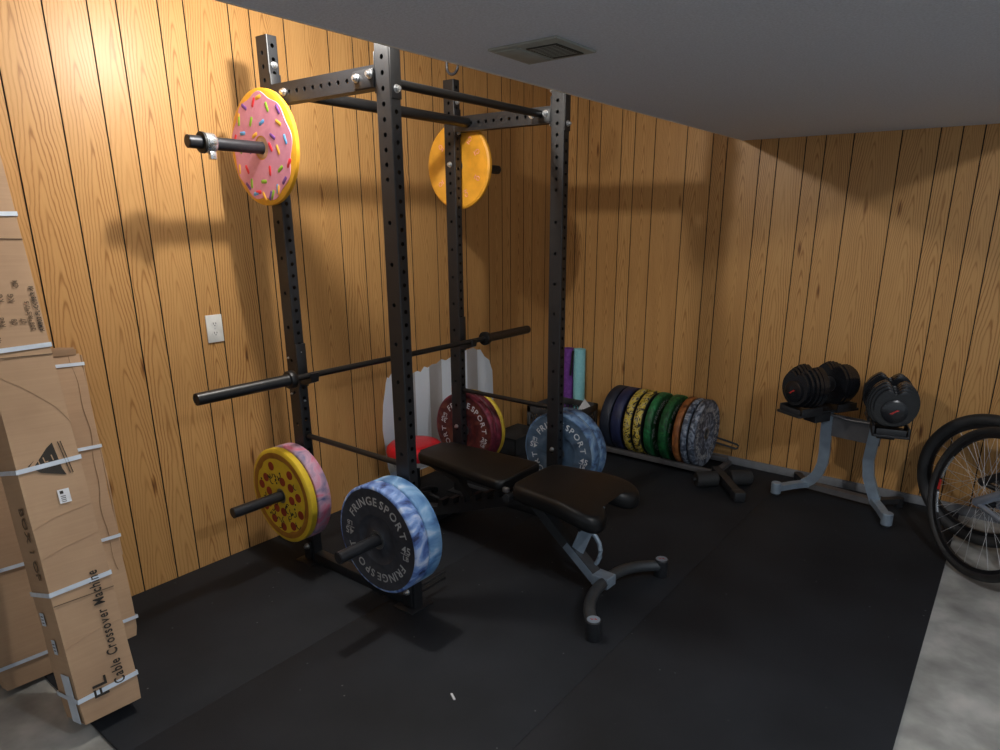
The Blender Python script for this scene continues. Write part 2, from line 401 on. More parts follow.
def paneled_wall(name, grooves, s0, s1, z0, z1, axis, coord, out):
    """boards with a real V-groove between them; axis 1: wall runs along y at x=coord; axis 0: along x at y=coord; out = +1/-1 face direction"""
    bm = bmesh.new(); uvl = bm.loops.layers.uv.new('grain'); bl = bm.verts.layers.float.new('board')
    g = [s0]+[q for q in grooves if s0 < q < s1]+[s1]; hw = .0029; dp = .0045
    def P(s, d, z): return (coord+out*d, s, z) if axis == 1 else (s, coord+out*d, z)
    rnd = random.Random(5 if axis else 9)
    for a, b in zip(g, g[1:]):
        bid = rnd.random(); c = (a+b)/2+rnd.uniform(-.02, .02)
        A, B = a+hw, b-hw
        cols = [A+(B-A)*k/4 for k in range(5)]; rows = [z0+(z1-z0)*k/8 for k in range(9)]
        vs = [[bm.verts.new(P(s, 0, z)) for s in cols] for z in rows]
        for i in range(8):
            for j in range(4):
                f = bm.faces.new((vs[i][j], vs[i][j+1], vs[i+1][j+1], vs[i+1][j])); f.material_index = 0
                for l, (s, z) in zip(f.loops, ((cols[j], rows[i]), (cols[j+1], rows[i]), (cols[j+1], rows[i+1]), (cols[j], rows[i+1]))):
                    l[uvl].uv = (s-c, z); l.vert[bl] = bid
        for s, t in ((A, a), (b, B)):
            q = [bm.verts.new(P(s, 0, z0)), bm.verts.new(P(t, 0 if 0 else (-dp if t == a or s == b else 0), z0)), bm.verts.new(P(t, -dp if t == a else 0, z1)), bm.verts.new(P(s, 0 if s == A else -dp, z1))]
            q[0].co = P(s, 0 if s == A else -dp, z0); q[1].co = P(t, -dp if t == a else 0, z0)
            f = bm.faces.new(q); f.material_index = 1
    me = bpy.data.meshes.new(name); bm.to_mesh(me); bm.free()
    # make every face look into the room
    nrm = Vector((out, 0, 0)) if axis else Vector((0, out, 0))
    bm = bmesh.new(); bm.from_mesh(me)
    for f in bm.faces:
        f.normal_update()
        if f.normal.dot(nrm) < 0: f.normal_flip()
    bm.to_mesh(me); bm.free()
    me.materials.append(M['wood']); me.materials.append(M['groove'])
    o = bpy.data.objects.new(name, me); COL.objects.link(o); o['kind'] = 'structure'; return o
wl = paneled_wall('wall_left', GL, -4.0, YB+.02, -.012, ZC, 1, XW, 1)
wb = paneled_wall('wall_back', GB, -.02, 6.0, -.012, ZC, 0, YB, -1)
def struct(name, mb, **k):
    o = mb.build(name, **k); o['kind'] = 'structure'; return o
struct('floor', MB().box((3, -.69, -.062), (6.2, 6.64, .1), M['concrete']))
struct('ceiling', MB().box((3, -.69, ZC+.05), (6.2, 6.64, .1), M['ceil_up']))
# the boxed-in duct: a lower ceiling running from the front of the room to the back wall
mb = MB(); n = 24
for i in range(n):
    y0 = -4+(YB+4)*i/n; y1 = -4+(YB+4)*(i+1)/n
    mb._add([(XS, y0, ZS), (XS2, y0, ZS), (XS2, y1, ZS), (XS, y1, ZS)], [(3, 2, 1, 0)], M['ceil'])
mb._add([(XS, -4, ZS), (XS, YB, ZS), (XS, YB, ZC), (XS, -4, ZC)], [(0, 1, 2, 3)], M['ceil_up'])
mb._add([(XS2, -4, ZS), (XS2, YB, ZS), (XS2, YB, ZC), (XS2, -4, ZC)], [(0, 3, 2, 1)], M['ceil_up'])
soff = struct('ceiling', mb)
mb = MB().box((XS-.001, (YB-4)/2, ZS+.0035), (.008, YB+4, .011), M['edge']); struct('soffit_highlight', mb)  # thin pale strip painting the white highlight along the duct's lower edge
mb = MB().box((3.0, YB-.009, .019), (5.98, .018, .062), M['baseb'], bev=.003); struct('baseboard_back', mb)

# white patch of missing paneling colour on the left wall
patch = [(.838, .146), (.819, .336), (.812, .40), (.816, .465), (.822, .51), (.827, .558), (.838, .60), (.85, .647), (.858, .69), (.871, .722), (.885, .715), (.904, .738), (.937, .731), (.98, .712), (1.02, .722), (1.07, .708), (1.124, .717), (1.155, .705), (1.187, .735), (1.22, .722), (1.26, .737), (1.30, .735), (1.346, .757), (1.39, .742), (1.433, .754), (1.47, .776), (1.513, .772), (1.55, .785), (1.595, .780), (1.669, .784), (1.71, .765), (1.744, .762), (1.79, .705), (1.842, .67), (1.86, .62), (1.875, .591), (1.885, .363), (1.881, .05), (1.2, .05), (.95, .05), (.86, .08)]
m, nd, lk, b = nt('patch_paint')
tc = N(nd, 'ShaderNodeTexCoord'); sp = N(nd, 'ShaderNodeSeparateXYZ'); lk.new(tc.outputs['Object'], sp.inputs[0])
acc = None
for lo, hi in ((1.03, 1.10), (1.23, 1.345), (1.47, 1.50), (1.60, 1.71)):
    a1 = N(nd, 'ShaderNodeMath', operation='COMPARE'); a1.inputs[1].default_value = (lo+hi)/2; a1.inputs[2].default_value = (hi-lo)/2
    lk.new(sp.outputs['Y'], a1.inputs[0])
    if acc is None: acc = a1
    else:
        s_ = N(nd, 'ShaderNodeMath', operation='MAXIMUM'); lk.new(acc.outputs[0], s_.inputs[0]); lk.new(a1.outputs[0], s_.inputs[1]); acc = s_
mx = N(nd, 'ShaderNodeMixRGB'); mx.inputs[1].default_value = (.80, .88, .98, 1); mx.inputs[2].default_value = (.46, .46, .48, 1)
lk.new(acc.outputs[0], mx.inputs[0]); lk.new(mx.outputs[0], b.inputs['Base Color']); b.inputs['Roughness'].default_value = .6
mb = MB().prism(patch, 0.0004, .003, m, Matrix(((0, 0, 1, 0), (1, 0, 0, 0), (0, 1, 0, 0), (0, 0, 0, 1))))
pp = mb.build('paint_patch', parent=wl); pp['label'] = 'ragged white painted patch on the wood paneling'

# rubber mats
tiles = [(0.004, .955, -1.168, YB-.02), (.9555, 1.936, -1.168, YB-.02), (1.937, 2.918, -1.168, YB-.02)]
tl = ['long black rubber floor mat lying along the left paneled wall', 'long black rubber floor mat in the middle, under the bench front', 'long black rubber floor mat beside the bare concrete, under the dumbbell stand']
for (x0, x1, y0, y1), lb in zip(tiles, tl):
    o = MB().box(((x0+x1)/2, (y0+y1)/2, -.006), (x1-x0, y1-y0, .0118), M['mat'], bev=.0006).build('rubber_floor_mat')
    tag(o, lb, 'floor mat', 'black rubber mats')

# ------------------------------------------------------------------ ceiling vent
v = thing('ceiling_vent', 'grey metal air vent in the low ceiling with a dark louvred half', 'vent', (1.76, -.03, ZS))
q = [(-.118, -.103), (.126, -.108), (.126, .100), (-.126, .112)]
mb = MB().prism(q, -.007, -.0003, M['vent'], bev=.002); mb.build('frame', v)
mb = MB().box((.043, .009, -.0085), (.105, .142, .003), M['vent_dark']); gr = mb.build('grille', v)
mb = MB()
for k in range(9): mb.box((.043, -.054+k*.0135, -.0104), (.09, .0022, .0012), M['vent'], mat=None)
mb.build('louvre', gr)
mb = MB().box((-.068, .0, -.0085), (.085, .17, .003), M['vent'], bev=.001); mb.build('blank_panel', v)

# lamp holders above the bulbs (just off the top of the picture)
for (x, y, z), lb in (((.888, -.13, 2.405), 'white bare-bulb lamp holder on the ceiling above the rack'), ((3.80, -.37, 2.45), 'white bare-bulb lamp holder on the ceiling of the right bay')):
    t = thing('ceiling_light', lb, 'light', (x, y, ZC), group=None)
    T = Matrix.Translation((0, 0, -.001)) @ Matrix.Rotation(PI, 4, 'X')
    MB().lathe([(.002, 0, M['white_plastic']), (.06, 0, M['white_plastic']), (.06, .012, M['white_plastic']), (.028, .03, M['white_plastic']), (.024, ZC-z-.055, M['white_plastic']), (.002, ZC-z-.055, M['white_plastic'])], T, 32).build('lamp_holder', t)

# hook hanging from the upper ceiling
mb = MB()
pts = [(0, 0, -.001), (0, 0, -.14)]+[(0, .036-.036*math.cos(a), -.215-.036*math.sin(a)+.0) for a in [PI*k/14 for k in range(0, 15)]]
pts = [(0, 0, .022), (0, 0, -.16)]+[(.034-.034*math.cos(a), 0, -.222-.034*math.sin(a)) for a in [PI*k/14 for k in range(15)]]+[(.068, 0, -.19)]
mb.tube([Vector(p) for p in pts], .0065, M['bike_black'], 10)
o = mb.build('ceiling_hook', loc=(.700, .715, ZC-.022)); tag(o, 'dark metal J-shaped hook hanging from the ceiling above the rack', 'hook')

# ------------------------------------------------------------------ wall outlets
def outlet(y, z, w, h, lb):
    t = thing('wall_outlet', lb, 'outlet', (0, y, z), (0, 0, 0), 'outlets on the left wall')
    MB().box((.004, 0, 0), (.007, w, h), M['white_plastic'], bev=.002).build('cover_plate', t)
    for k in (-1, 1):
        s_ = MB().prism([(.016*math.cos(a), max(-.0135, min(.0135, .018*math.sin(a)))) for a in [2*PI*i/20 for i in range(20)]], .0075, .0092, M['white_plastic'], Matrix.Translation((0, 0, k*.0215)) @ Matrix(((0, 0, 1, 0), (1, 0, 0, 0), (0, 1, 0, 0), (0, 0, 0, 1)))).build('socket', t)
        mb = MB()
        for dy in (-.006, .006): mb.box((.0093, dy, k*.0215+.003), (.0012, .0022, .008), M['dark_slot'])
        mb.cyl((.0089, 0, k*.0215-.007), (.0099, 0, k*.0215-.007), .0024, M['dark_slot'], 10)
        mb.build('slots', s_)
    MB().cyl((.0072, 0, 0), (.0086, 0, 0), .003, M['zinc'], 12).build('screw', t)
outlet(-.172, 1.15, .078, .128, 'white double wall outlet on the wood paneling above the bar end')
outlet(.888, .165, .075, .115, 'white wall outlet low on the paneled wall by the red stool')

# ------------------------------------------------------------------ the power rack
XA, XB, YA, YC = .3687, 1.0723, 0.0, 1.105
HX, HY, HT = .038, .0245, 2.353
rack = thing('power_rack', 'black steel four-post power rack holding a barbell and weight plates', 'power rack', (0, 0, 0))
def holed_strip(mb, w, z0, z1, holes, r, T, m):
    """flat strip in T's XY (x across, y up) with round holes whose walls go 3 mm inward (-z)"""
    hs = sorted(h for h in holes if z0+r*1.6 < h < z1-r*1.6); cell = r*1.5; cur = z0
    def quad(a, b):
        if b-a > 1e-5: mb._add([T @ Vector(p) for p in ((-w/2, a, 0), (w/2, a, 0), (w/2, b, 0), (-w/2, b, 0))], [(0, 1, 2, 3)], m)
    for h in hs:
        quad(cur, h-cell)
        hw = w/2; ang = sorted(set([2*PI*i/14 for i in range(14)]+[math.atan2(sy*cell, sx*hw) % (2*PI) for sx in (-1, 1) for sy in (-1, 1)]))
        ci, co, cd = [], [], []
        for a in ang:
            c, s_ = math.cos(a), math.sin(a); k = min(hw/abs(c) if abs(c) > 1e-9 else 9, cell/abs(s_) if abs(s_) > 1e-9 else 9)
            ci.append(T @ Vector((r*c, h+r*s_, 0))); co.append(T @ Vector((k*c, h+k*s_, 0))); cd.append(T @ Vector((r*c, h+r*s_, -.003)))
        n = len(ang)
        mb._add(ci+co+cd, [(i, n+i, n+(i+1) % n, (i+1) % n) for i in range(n)]+[(i, (i+1) % n, 2*n+(i+1) % n, 2*n+i) for i in range(n)], m)
        cur = h+cell
    quad(cur, z1)
def AX(o, x, y, z):
    m_ = Matrix((x, y, z)).transposed().to_4x4(); m_.translation = Vector(o); return m_
P2 = [2.188-.0508*k for k in range(-3, 9)]; LOWY = [1.629-.1524*k for k in range(10)]
ALLX = [2.188+.0254-.0508*k for k in range(-3, 40)]
def upright(x, y):
    mb = MB(); m = M['rack']; c = .004
    hy = P2+LOWY
    holed_strip(mb, 2*HX-2*c, .0, HT, hy, .0085, AX((x, y-HY, 0), (1, 0, 0), (0, 0, 1), (0, -1, 0)), m)
    holed_strip(mb, 2*HX-2*c, .0, HT, hy, .0085, AX((x, y+HY, 0), (-1, 0, 0), (0, 0, 1), (0, 1, 0)), m)
    holed_strip(mb, 2*HY-2*c, .0, HT, ALLX, .0085, AX((x+HX, y, 0), (0, 1, 0), (0, 0, 1), (1, 0, 0)), m)
    holed_strip(mb, 2*HY-2*c, .0, HT, ALLX, .0085, AX((x-HX, y, 0), (0, -1, 0), (0, 0, 1), (-1, 0, 0)), m)
    for sx in (-1, 1):
        for sy in (-1, 1):
            a = (x+sx*(HX-c), y+sy*HY); b_ = (x+sx*HX, y+sy*(HY-c)); mid = (x+sx*(HX-c*.3), y+sy*(HY-c*.3))
            mb._add([(a[0], a[1], 0), (mid[0], mid[1], 0), (b_[0], b_[1], 0), (a[0], a[1], HT), (mid[0], mid[1], HT), (b_[0], b_[1], HT)], [(0, 1, 4, 3), (1, 2, 5, 4)], m)
    mb.box((x, y, HT-.001), (2*HX-.006, 2*HY-.006, .004), M['blackbar'])
    o = mb.build('upright', rack, recalc=False)
    return o
for x, y in ((XA, YA), (XB, YA), (XA, YC), (XB, YC)): upright(x, y)
ZT = 2.168
def bolt(p, d, r=.0125, parent=rack, L=.012):
    """washer, hexagon head and stub"""
    p = Vector(p); d = Vector(d).normalized(); mb = MB()
    mb.cyl(p-d*.0005, p+d*.0025, r*1.25, M['zinc'], 18); mb.cyl(p+d*.0025, p+d*L, r, M['zinc'], 6); mb.cyl(p+d*L, p+d*(L+.006), r*.55, M['zinc'], 12)
    return mb.build('bolt', parent)
# top side members (A-B and C-D), square tube with holes, end plates with bolts
for y in (YA, YC):
    mb = MB(); x0, x1 = XA+HX+.004, XB-HX-.004; m = M['rack']
    hs = [x0+.115+.0508*k for k in range(8)]
    for sgn in (-1, 1):
        T = AX((0, y+sgn*HY, ZT-HX), (0, 0, sgn), (1, 0, 0), (0, sgn, 0))
        holed_strip(mb, 2*HX, x0, x1, hs, .0085, T, m)
    for zz in (ZT, ZT-2*HX): mb._add([(x0, y-HY, zz), (x1, y-HY, zz), (x1, y+HY, zz), (x0, y+HY, zz)], [(0, 1, 2, 3)], m)
    mb.build('top_side_member', rack, recalc=False)
    mb = MB()
    mb.box((x0-.002, y, ZT-HX+.012), (.005, .0488, .135), m, bev=.001); mb.build('mounting_plate', rack)
    mb = MB(); mb.box((x1+.002, y, ZT-HX+.012), (.005, .0488, .135), m, bev=.001); mb.build('mounting_plate', rack)
    # gusset plate on the face
    MB().box((x1-.055, y-HY-.0025, ZT-HX-.004), (.11, .005, .060), m, bev=.001).build('gusset', rack)
for x in (XA+HX+.052, XA+HX+.062): pass
bolt((XA+HX+.085, YA-HY, ZT-.036), (0, -1, 0)); bolt((XA+HX+.03, YA-HY, ZT-.045), (0, -1, 0))
bolt((XB-HX-.022, YA-HY-.005, ZT-.03), (0, -1, 0)); bolt((XB-HX-.095, YA-HY-.005, ZT-.036), (0, -1, 0))
bolt((XA+HX+.09, YC-HY, ZT-.040), (0, -1, 0)); bolt((XB-HX-.028, YC-HY-.005, ZT-.033), (0, -1, 0)); bolt((XB-HX-.11, YC-HY-.005, ZT-.036), (0, -1, 0))
for y in (YA, YC):
    for z in (ALLX[3], ALLX[6]+.002): bolt((XA+HX+(.005 if z < 2.17 else 0), y, z+.03), (1, 0, 0), .0105)
for x, y in ((XB, YA), (XB, YC)):
    for z in (2.235, 2.085): bolt((x+HX+.005, y, z), (1, 0, 0), .0115)
    MB().box((x+HX+.0025, y, 2.16), (.005, .048, .215), M['rack'], bev=.001).build('outer_plate', rack)
for z in (2.235, 2.085): bolt((XB-HX, YC-.006, z), (-1, 0, 0), .009)
bolt((XA, YC-HY, 1.93), (0, -1, 0), .0115); bolt((XA, YC-HY, .43), (0, -1, 0), .010); bolt((XB, YC-HY, .43), (0, -1, 0), .010)
bolt((XA-.02, YA-HY, 1.03), (0, -1, 0), .004, L=.004); bolt((XA-.02, YA-HY, .86), (0, -1, 0), .004, L=.004); bolt((XA+HX, YA, .83), (1, 0, 0), .004, L=.004); bolt((XA+HX, YA, 1.06), (1, 0, 0), .004, L=.004)
# pull-up bars
MB().cyl((.500, YA+HY, ZT-.036), (.500, YC-HY, ZT-.036), .0245, M['blackbar'], 24).build('pull_up_bar', rack)
MB().cyl((.972, YA+HY, ZT-.033), (.972, YC-HY, ZT-.033), .0175, M['blackbar'], 24).build('pull_up_bar', rack)
# pin-pipe safeties
for y in (YA, YC):
    MB().cyl((XA+HX, y, .659), (XB-HX, y, .659), .0125, M['blackbar'], 16).cyl((XA+HX, y, .659), (XA+HX+.006, y, .659), .02, M['blackbar'], 16).build('safety_pipe', rack)
# base beams, foot plates
for y in (YA, YC):
    MB().box(((XA+XB)/2, y, .0255), (XB-XA-2*HX-.002, .049, .05), M['rack'], bev=.002).build('base_beam', rack)
    for x in (XA, XB):
        mb = MB().box((x, y, .003), (.12, .13, .006), M['rack'], bev=.001)
        mb.build('foot_plate', rack)
        s = -1 if y == YA else 1
        MB().box((x, y+s*(HY+.006), .062), (.05, .012, .10), M['rack'], bev=.002).build('foot_bracket', rack)
        bolt((x+.005, y+s*(HY+.012), .085), (0, s, 0), .0125)
MB().cyl((XA, YA+HY, 2.30), (XA, YA+HY+.0, 2.31), .001, M['rack'], 6).bm.free()
# band pegs at the foot of the near post
for z in (.045, .075): MB().cyl((XB+.005, YA+HY, z), (XB+.005, .20, z), .006, M['rack'], 12).build('band_peg', rack)
# weight storage horns
HORN = {}
def horn(x, y, z, s, L):
    y0 = y+s*HY
    mb = MB().cyl((x, y0+s*.008, z), (x, y0+s*L, z), .0245, M['sleeve'], 32)
    mb.cyl((x, y0+s*L, z), (x, y0+s*(L+.002), z), .021, M['sleeve'], 32)
    h = mb.build('weight_horn', rack)
    MB().box((x, y0+s*.004, z), (.066, .008, .13), M['rack'], bev=.002).build('horn_plate', h)
    return h
ZH, ZL = 1.926, .391
horn(XA, YA, ZH, -1, .358); horn(XA, YC, ZH, 1, .37)
for x, y, s in ((XA, YA, -1), (XB, YA, -1), (XA, YC, 1), (XB, YC, 1)): horn(x, y, ZL, s, .350 if x == XB else .368)
# J-hooks that carry the bar
XBAR, ZBAR, YBAR = .4830, .9627, .5553
for y in (YA, YC):
    j = MB()
    j.box((XA+HX+.004, y, ZBAR+.035), (.008, .050, .20), M['rack'], bev=.001)
    j.build('j_hook', rack)
    k = MB().prism([(0, -.050), (.04, -.046), (.085, -.030), (.092, .012), (.083, .012), (.075, -.010), (.033, -.0165), (.0, -.016)], -.021, .021, M['rack'],
                   AX((XA+HX+.008, y, ZBAR), (1, 0, 0), (0, 0, 1), (0, -1, 0)), bev=.002).build('j_hook_arm', rack)

# ------------------------------------------------------------------ barbell on the hooks
bar = thing('barbell', 'black empty barbell resting on the rack hooks', 'barbell', (XBAR, YBAR, ZBAR))
MB().cyl((0, -.66, 0), (0, .66, 0), .0142, M['blackbar'], 20).build('shaft', bar)
for s in (-1, 1):
    mb = MB(); Tz = frame((0, s*.655, 0), (0, s, 0))
    bk = M['blackbar']
    mb.lathe([(.0145, 0, bk), (.038, 0, bk), (.040, .003, bk), (.040, .027, bk), (.038, .030, bk), (.027, .032, bk), (.0255, .036, bk), (.0255, .436, bk), (.0245, .443, bk), (.018, .4435, bk), (.016, .440, bk), (.001, .440, bk)], Tz, 32)
    mb.build('sleeve', bar)

# ------------------------------------------------------------------ bumper plates
def TF(t):   # front face frame: X right, Y up, Z toward the viewer (local -Y of the plate)
    return AX((0, -t/2, 0), (1, 0, 0), (0, 0, 1), (0, -1, 0))
def disc_profile(R, T, fm, rm, dish=.105):
    h = T/2; H = M['hub']
    f = [(.0262, h-.006, H), (.040, h-.006, H), (.041, h-.004, fm), (.046, h-.007, fm), (dish-.004, h-.007, fm), (dish, h-.0035, fm), (dish+.006, h-.0025, fm), (R-.020, h-.0025, fm), (R-.013, h, rm), (R-.006, h-.001, rm), (R, h-.007, rm)]
    return f
def plate(name, label, cx, cy, cz, T, fm, rm, rotz=0, roll=0, R=.2315, letters=None, lm=None, group=None, both=False, wt='45'):
    t = thing(name, label, 'weight plate', (cx, cy, cz), (0, 0, rotz), group)
    f = disc_profile(R, T, fm, rm)
    b_ = [(r, -z, m_) for r, z, m_ in f][::-1]
    # material index belongs to the segment that starts at the point, so shift the mirrored side by one
    b2 = [(b_[i][0], b_[i][1], b_[i+1][2] if i+1 < len(b_) else M['hub']) for i in range(len(b_))]
    prof = f[:-1]+[(f[-1][0], f[-1][1], rm)]+b2
    mb = MB().lathe(prof, frame((0, 0, 0), (0, -1, 0)), 80, close=True)
    d = mb.build('disc', t, sharp=50)
    if letters:
        sides = [TF(T-.005)]
        for TT in sides:
            Tr = TT @ Matrix.Rotation(roll, 4, 'Z')
            for mid in (PI/2, -PI/2):
                for word, off in (('FRINGE', .60), ('SPORT', -.64)):
                    mb = MB(); text_arc(mb, word, .050, .149, mid+off, Tr, lm, 1.02, .13); mb.build('maker_lettering', t, recalc=False)
            for mid in (0, PI):
                Tm = Tr @ Matrix.Rotation(mid, 4, 'Z'); mb = MB()
                # the number stands upright at the right, upside down at the left
                text_line(mb, wt, .044, Tm @ Matrix.Translation((.168, .005, 0)), lm, 1.1, .08, 1)
                text_line(mb, 'LB', .028, Tm @ Matrix.Translation((.168, -.027, 0)), lm, 1.1, .1, 1)
                mb.box((.162, -.0005, 0), (.046, .0025, .0012), lm, mat=Tm); mb.build('weight_lettering', t, recalc=False)
    return t
# near lower horn: two blue and white plates
G1 = 'plates on the near lower horn of the rack'
plate('bumper_plate', 'outer blue and white marbled 45 pound plate with charcoal lettered face, nearest the camera', XB, -.1475, ZL, .072, M['face_char'], M['rim_blue'], letters=True, lm=M['txt_grey'], roll=math.radians(-5), group=G1)
plate('bumper_plate', 'inner paler blue marbled plate tight against the near rack post', XB, -.0725, ZL, .074, M['face_char'], M['rim_cyan'], group=G1)
# far lower horn on the outer post: two slate blue
G2 = 'plates on the far lower horn of the rack'
plate('bumper_plate', 'slate blue 45 pound plate with pale lettering behind the far outer rack post', XB, YC+HY+.009+.036, ZL, .070, M['face_blue'], M['rim_dblue'], letters=True, lm=M['txt_white'], roll=math.radians(-12), group=G2)
plate('bumper_plate', 'second denim blue marbled plate, behind the lettered slate blue one', XB, YC+HY+.009+.110, ZL, .070, M['face_blue'], M['rim_dblue'], group=G2)
# far lower horn on the wall-side post
G3 = 'plates on the wall-side far lower horn'
plate('bumper_plate', 'oxblood red 35 pound plate with pale lettering behind the far wall-side post', XA, YC+HY+.009+.024, ZL, .046, M['face_red'], M['rim_maroon'], letters=True, lm=M['txt_white'], roll=math.radians(-20), group=G3, wt='35')
plate('bumper_plate', 'maroon marbled plate between the oxblood plate and the mustard one', XA, YC+HY+.009+.075, ZL, .050, M['face_red'], M['rim_maroon'], group=G3)
plate('bumper_plate', 'mustard yellow plate behind the maroon plates near the wall', XA, YC+HY+.009+.118, ZL, .032, M['rim_yellow'], M['rim_yellow'], group=G3)
# wall-side near lower horn: pizza plate and pink marbled plate
plate('bumper_plate', 'pink and purple marbled plate behind the pizza-patterned plate', XA, -.0715, ZL, .072, M['rim_pink'], M['rim_pink'])
def pizza_plate(cx, cy, cz):
    T = .042; R = .2300
    t = thing('pizza_bumper_plate', 'yellow plate printed like a pepperoni pizza on the lower wall-side horn', 'weight plate', (cx, cy, cz))
    h = T/2; c, rm = M['pizza_crust'], M['pizza_rim']; H = M['hub']
    f = [(.0262, h-.004, H), (.036, h-.004, M['cheese']), (.037, h-.005, M['cheese']), (.178, h-.005, c), (.186, h-.001, c), (.203, h, c), (.211, h-.001, rm), (.222, h-.0015, rm), (R, h-.007, rm)]
    b_ = [(.0262, -h+.004, H), (.2, -h, rm), (.215, -h, rm), (R, -h+.007, rm)][::-1]
    MB().lathe(f+b_, frame((0, 0, 0), (0, -1, 0)), 80, close=True).build('disc', t, sharp=50)
    # wavy edge of the cheese
    TT = TF(T-.0100)
    out = [((.184+.005*math.sin(a*7)+.003*math.sin(a*12+1))*math.cos(a), (.184+.005*math.sin(a*7)+.003*math.sin(a*12+1))*math.sin(a)) for a in [2*PI*i/120 for i in range(120)]]
    inn = [(.0375*math.cos(a), .0375*math.sin(a)) for a in [2*PI*i/120 for i in range(120)]]
    mb = MB(); V = [TT @ Vector((x, y, .0062)) for x, y in out]+[TT @ Vector((x, y, .0004)) for x, y in out]+[TT @ Vector((x, y, .0022)) for x, y in inn]
    V = [TT @ Vector((x, y, .0030)) for x, y in out]+[TT @ Vector((x, y, .0030)) for x, y in inn]
    mb._add(V, [(i, (i+1) % 120, 120+(i+1) % 120, 120+i) for i in range(120)], M['cheese'])
    V = [TT @ Vector((x, y, .0030)) for x, y in out]+[TT @ Vector((x, y, -.003)) for x, y in out]
    mb._add(V, [(i, (i+1) % 120, 120+(i+1) % 120, 120+i) for i in range(120)], M['cheese'])
    mb.build('cheese', t)
    pep = [(150, .128), (118, .138), (60, .118), (100, .085), (65, .155 - .03), (35, .152), (10, .115), (-12, .155), (172, .150), (185, .095), (-35, .078), (-30, .150), (-62, .152), (-95, .150), (-122, .146), (-88, .088), (-150, .132), (205, .155), (140, .070), (20, .065)]
    pep = [(112, .148), (147, .128), (55, .150), (72, .080), (170, .150), (178, .092), (10, .140), (-2, .085), (-22, .158), (-82, .080), (-120, .082), (-60, .155), (-90, .158), (-118, .150), (-150, .120), (212, .155), (35, .105)]
    for a, r in pep:
        a = math.radians(a); p = TT @ Vector((r*math.cos(a), r*math.sin(a), .0028)); MB().cyl(p, TT @ Vector((r*math.cos(a), r*math.sin(a), .0042)), .0215, M['pepperoni'], 20).build('pepperoni', t)
    rd = random.Random(3)
    for k in range(60):
        mb = MB()
        a = rd.uniform(0, 2*PI); r = rd.uniform(.055, .165); cx_, cy_ = r*math.cos(a), r*math.sin(a)
        if any(math.hypot(cx_-q*math.cos(math.radians(p)), cy_-q*math.sin(math.radians(p))) < .026 for p, q in pep): mb.bm.free(); continue
        if k % 3 == 0: mb.cyl(TT @ Vector((cx_, cy_, .0028)), TT @ Vector((cx_, cy_, .0040)), .0055, M['ink'], 10)
        else:
            a0 = rd.uniform(0, 6); rr = rd.uniform(.011, .020)
            mb.tube([TT @ Vector((cx_+rr*math.cos(a0+q*.33), cy_+rr*math.sin(a0+q*.33)*1.2, .0034)) for q in range(10)], .0022, M['ink'], 6)
        mb.build('topping_mark', t)
pizza_plate(XA, -.1315, ZL)
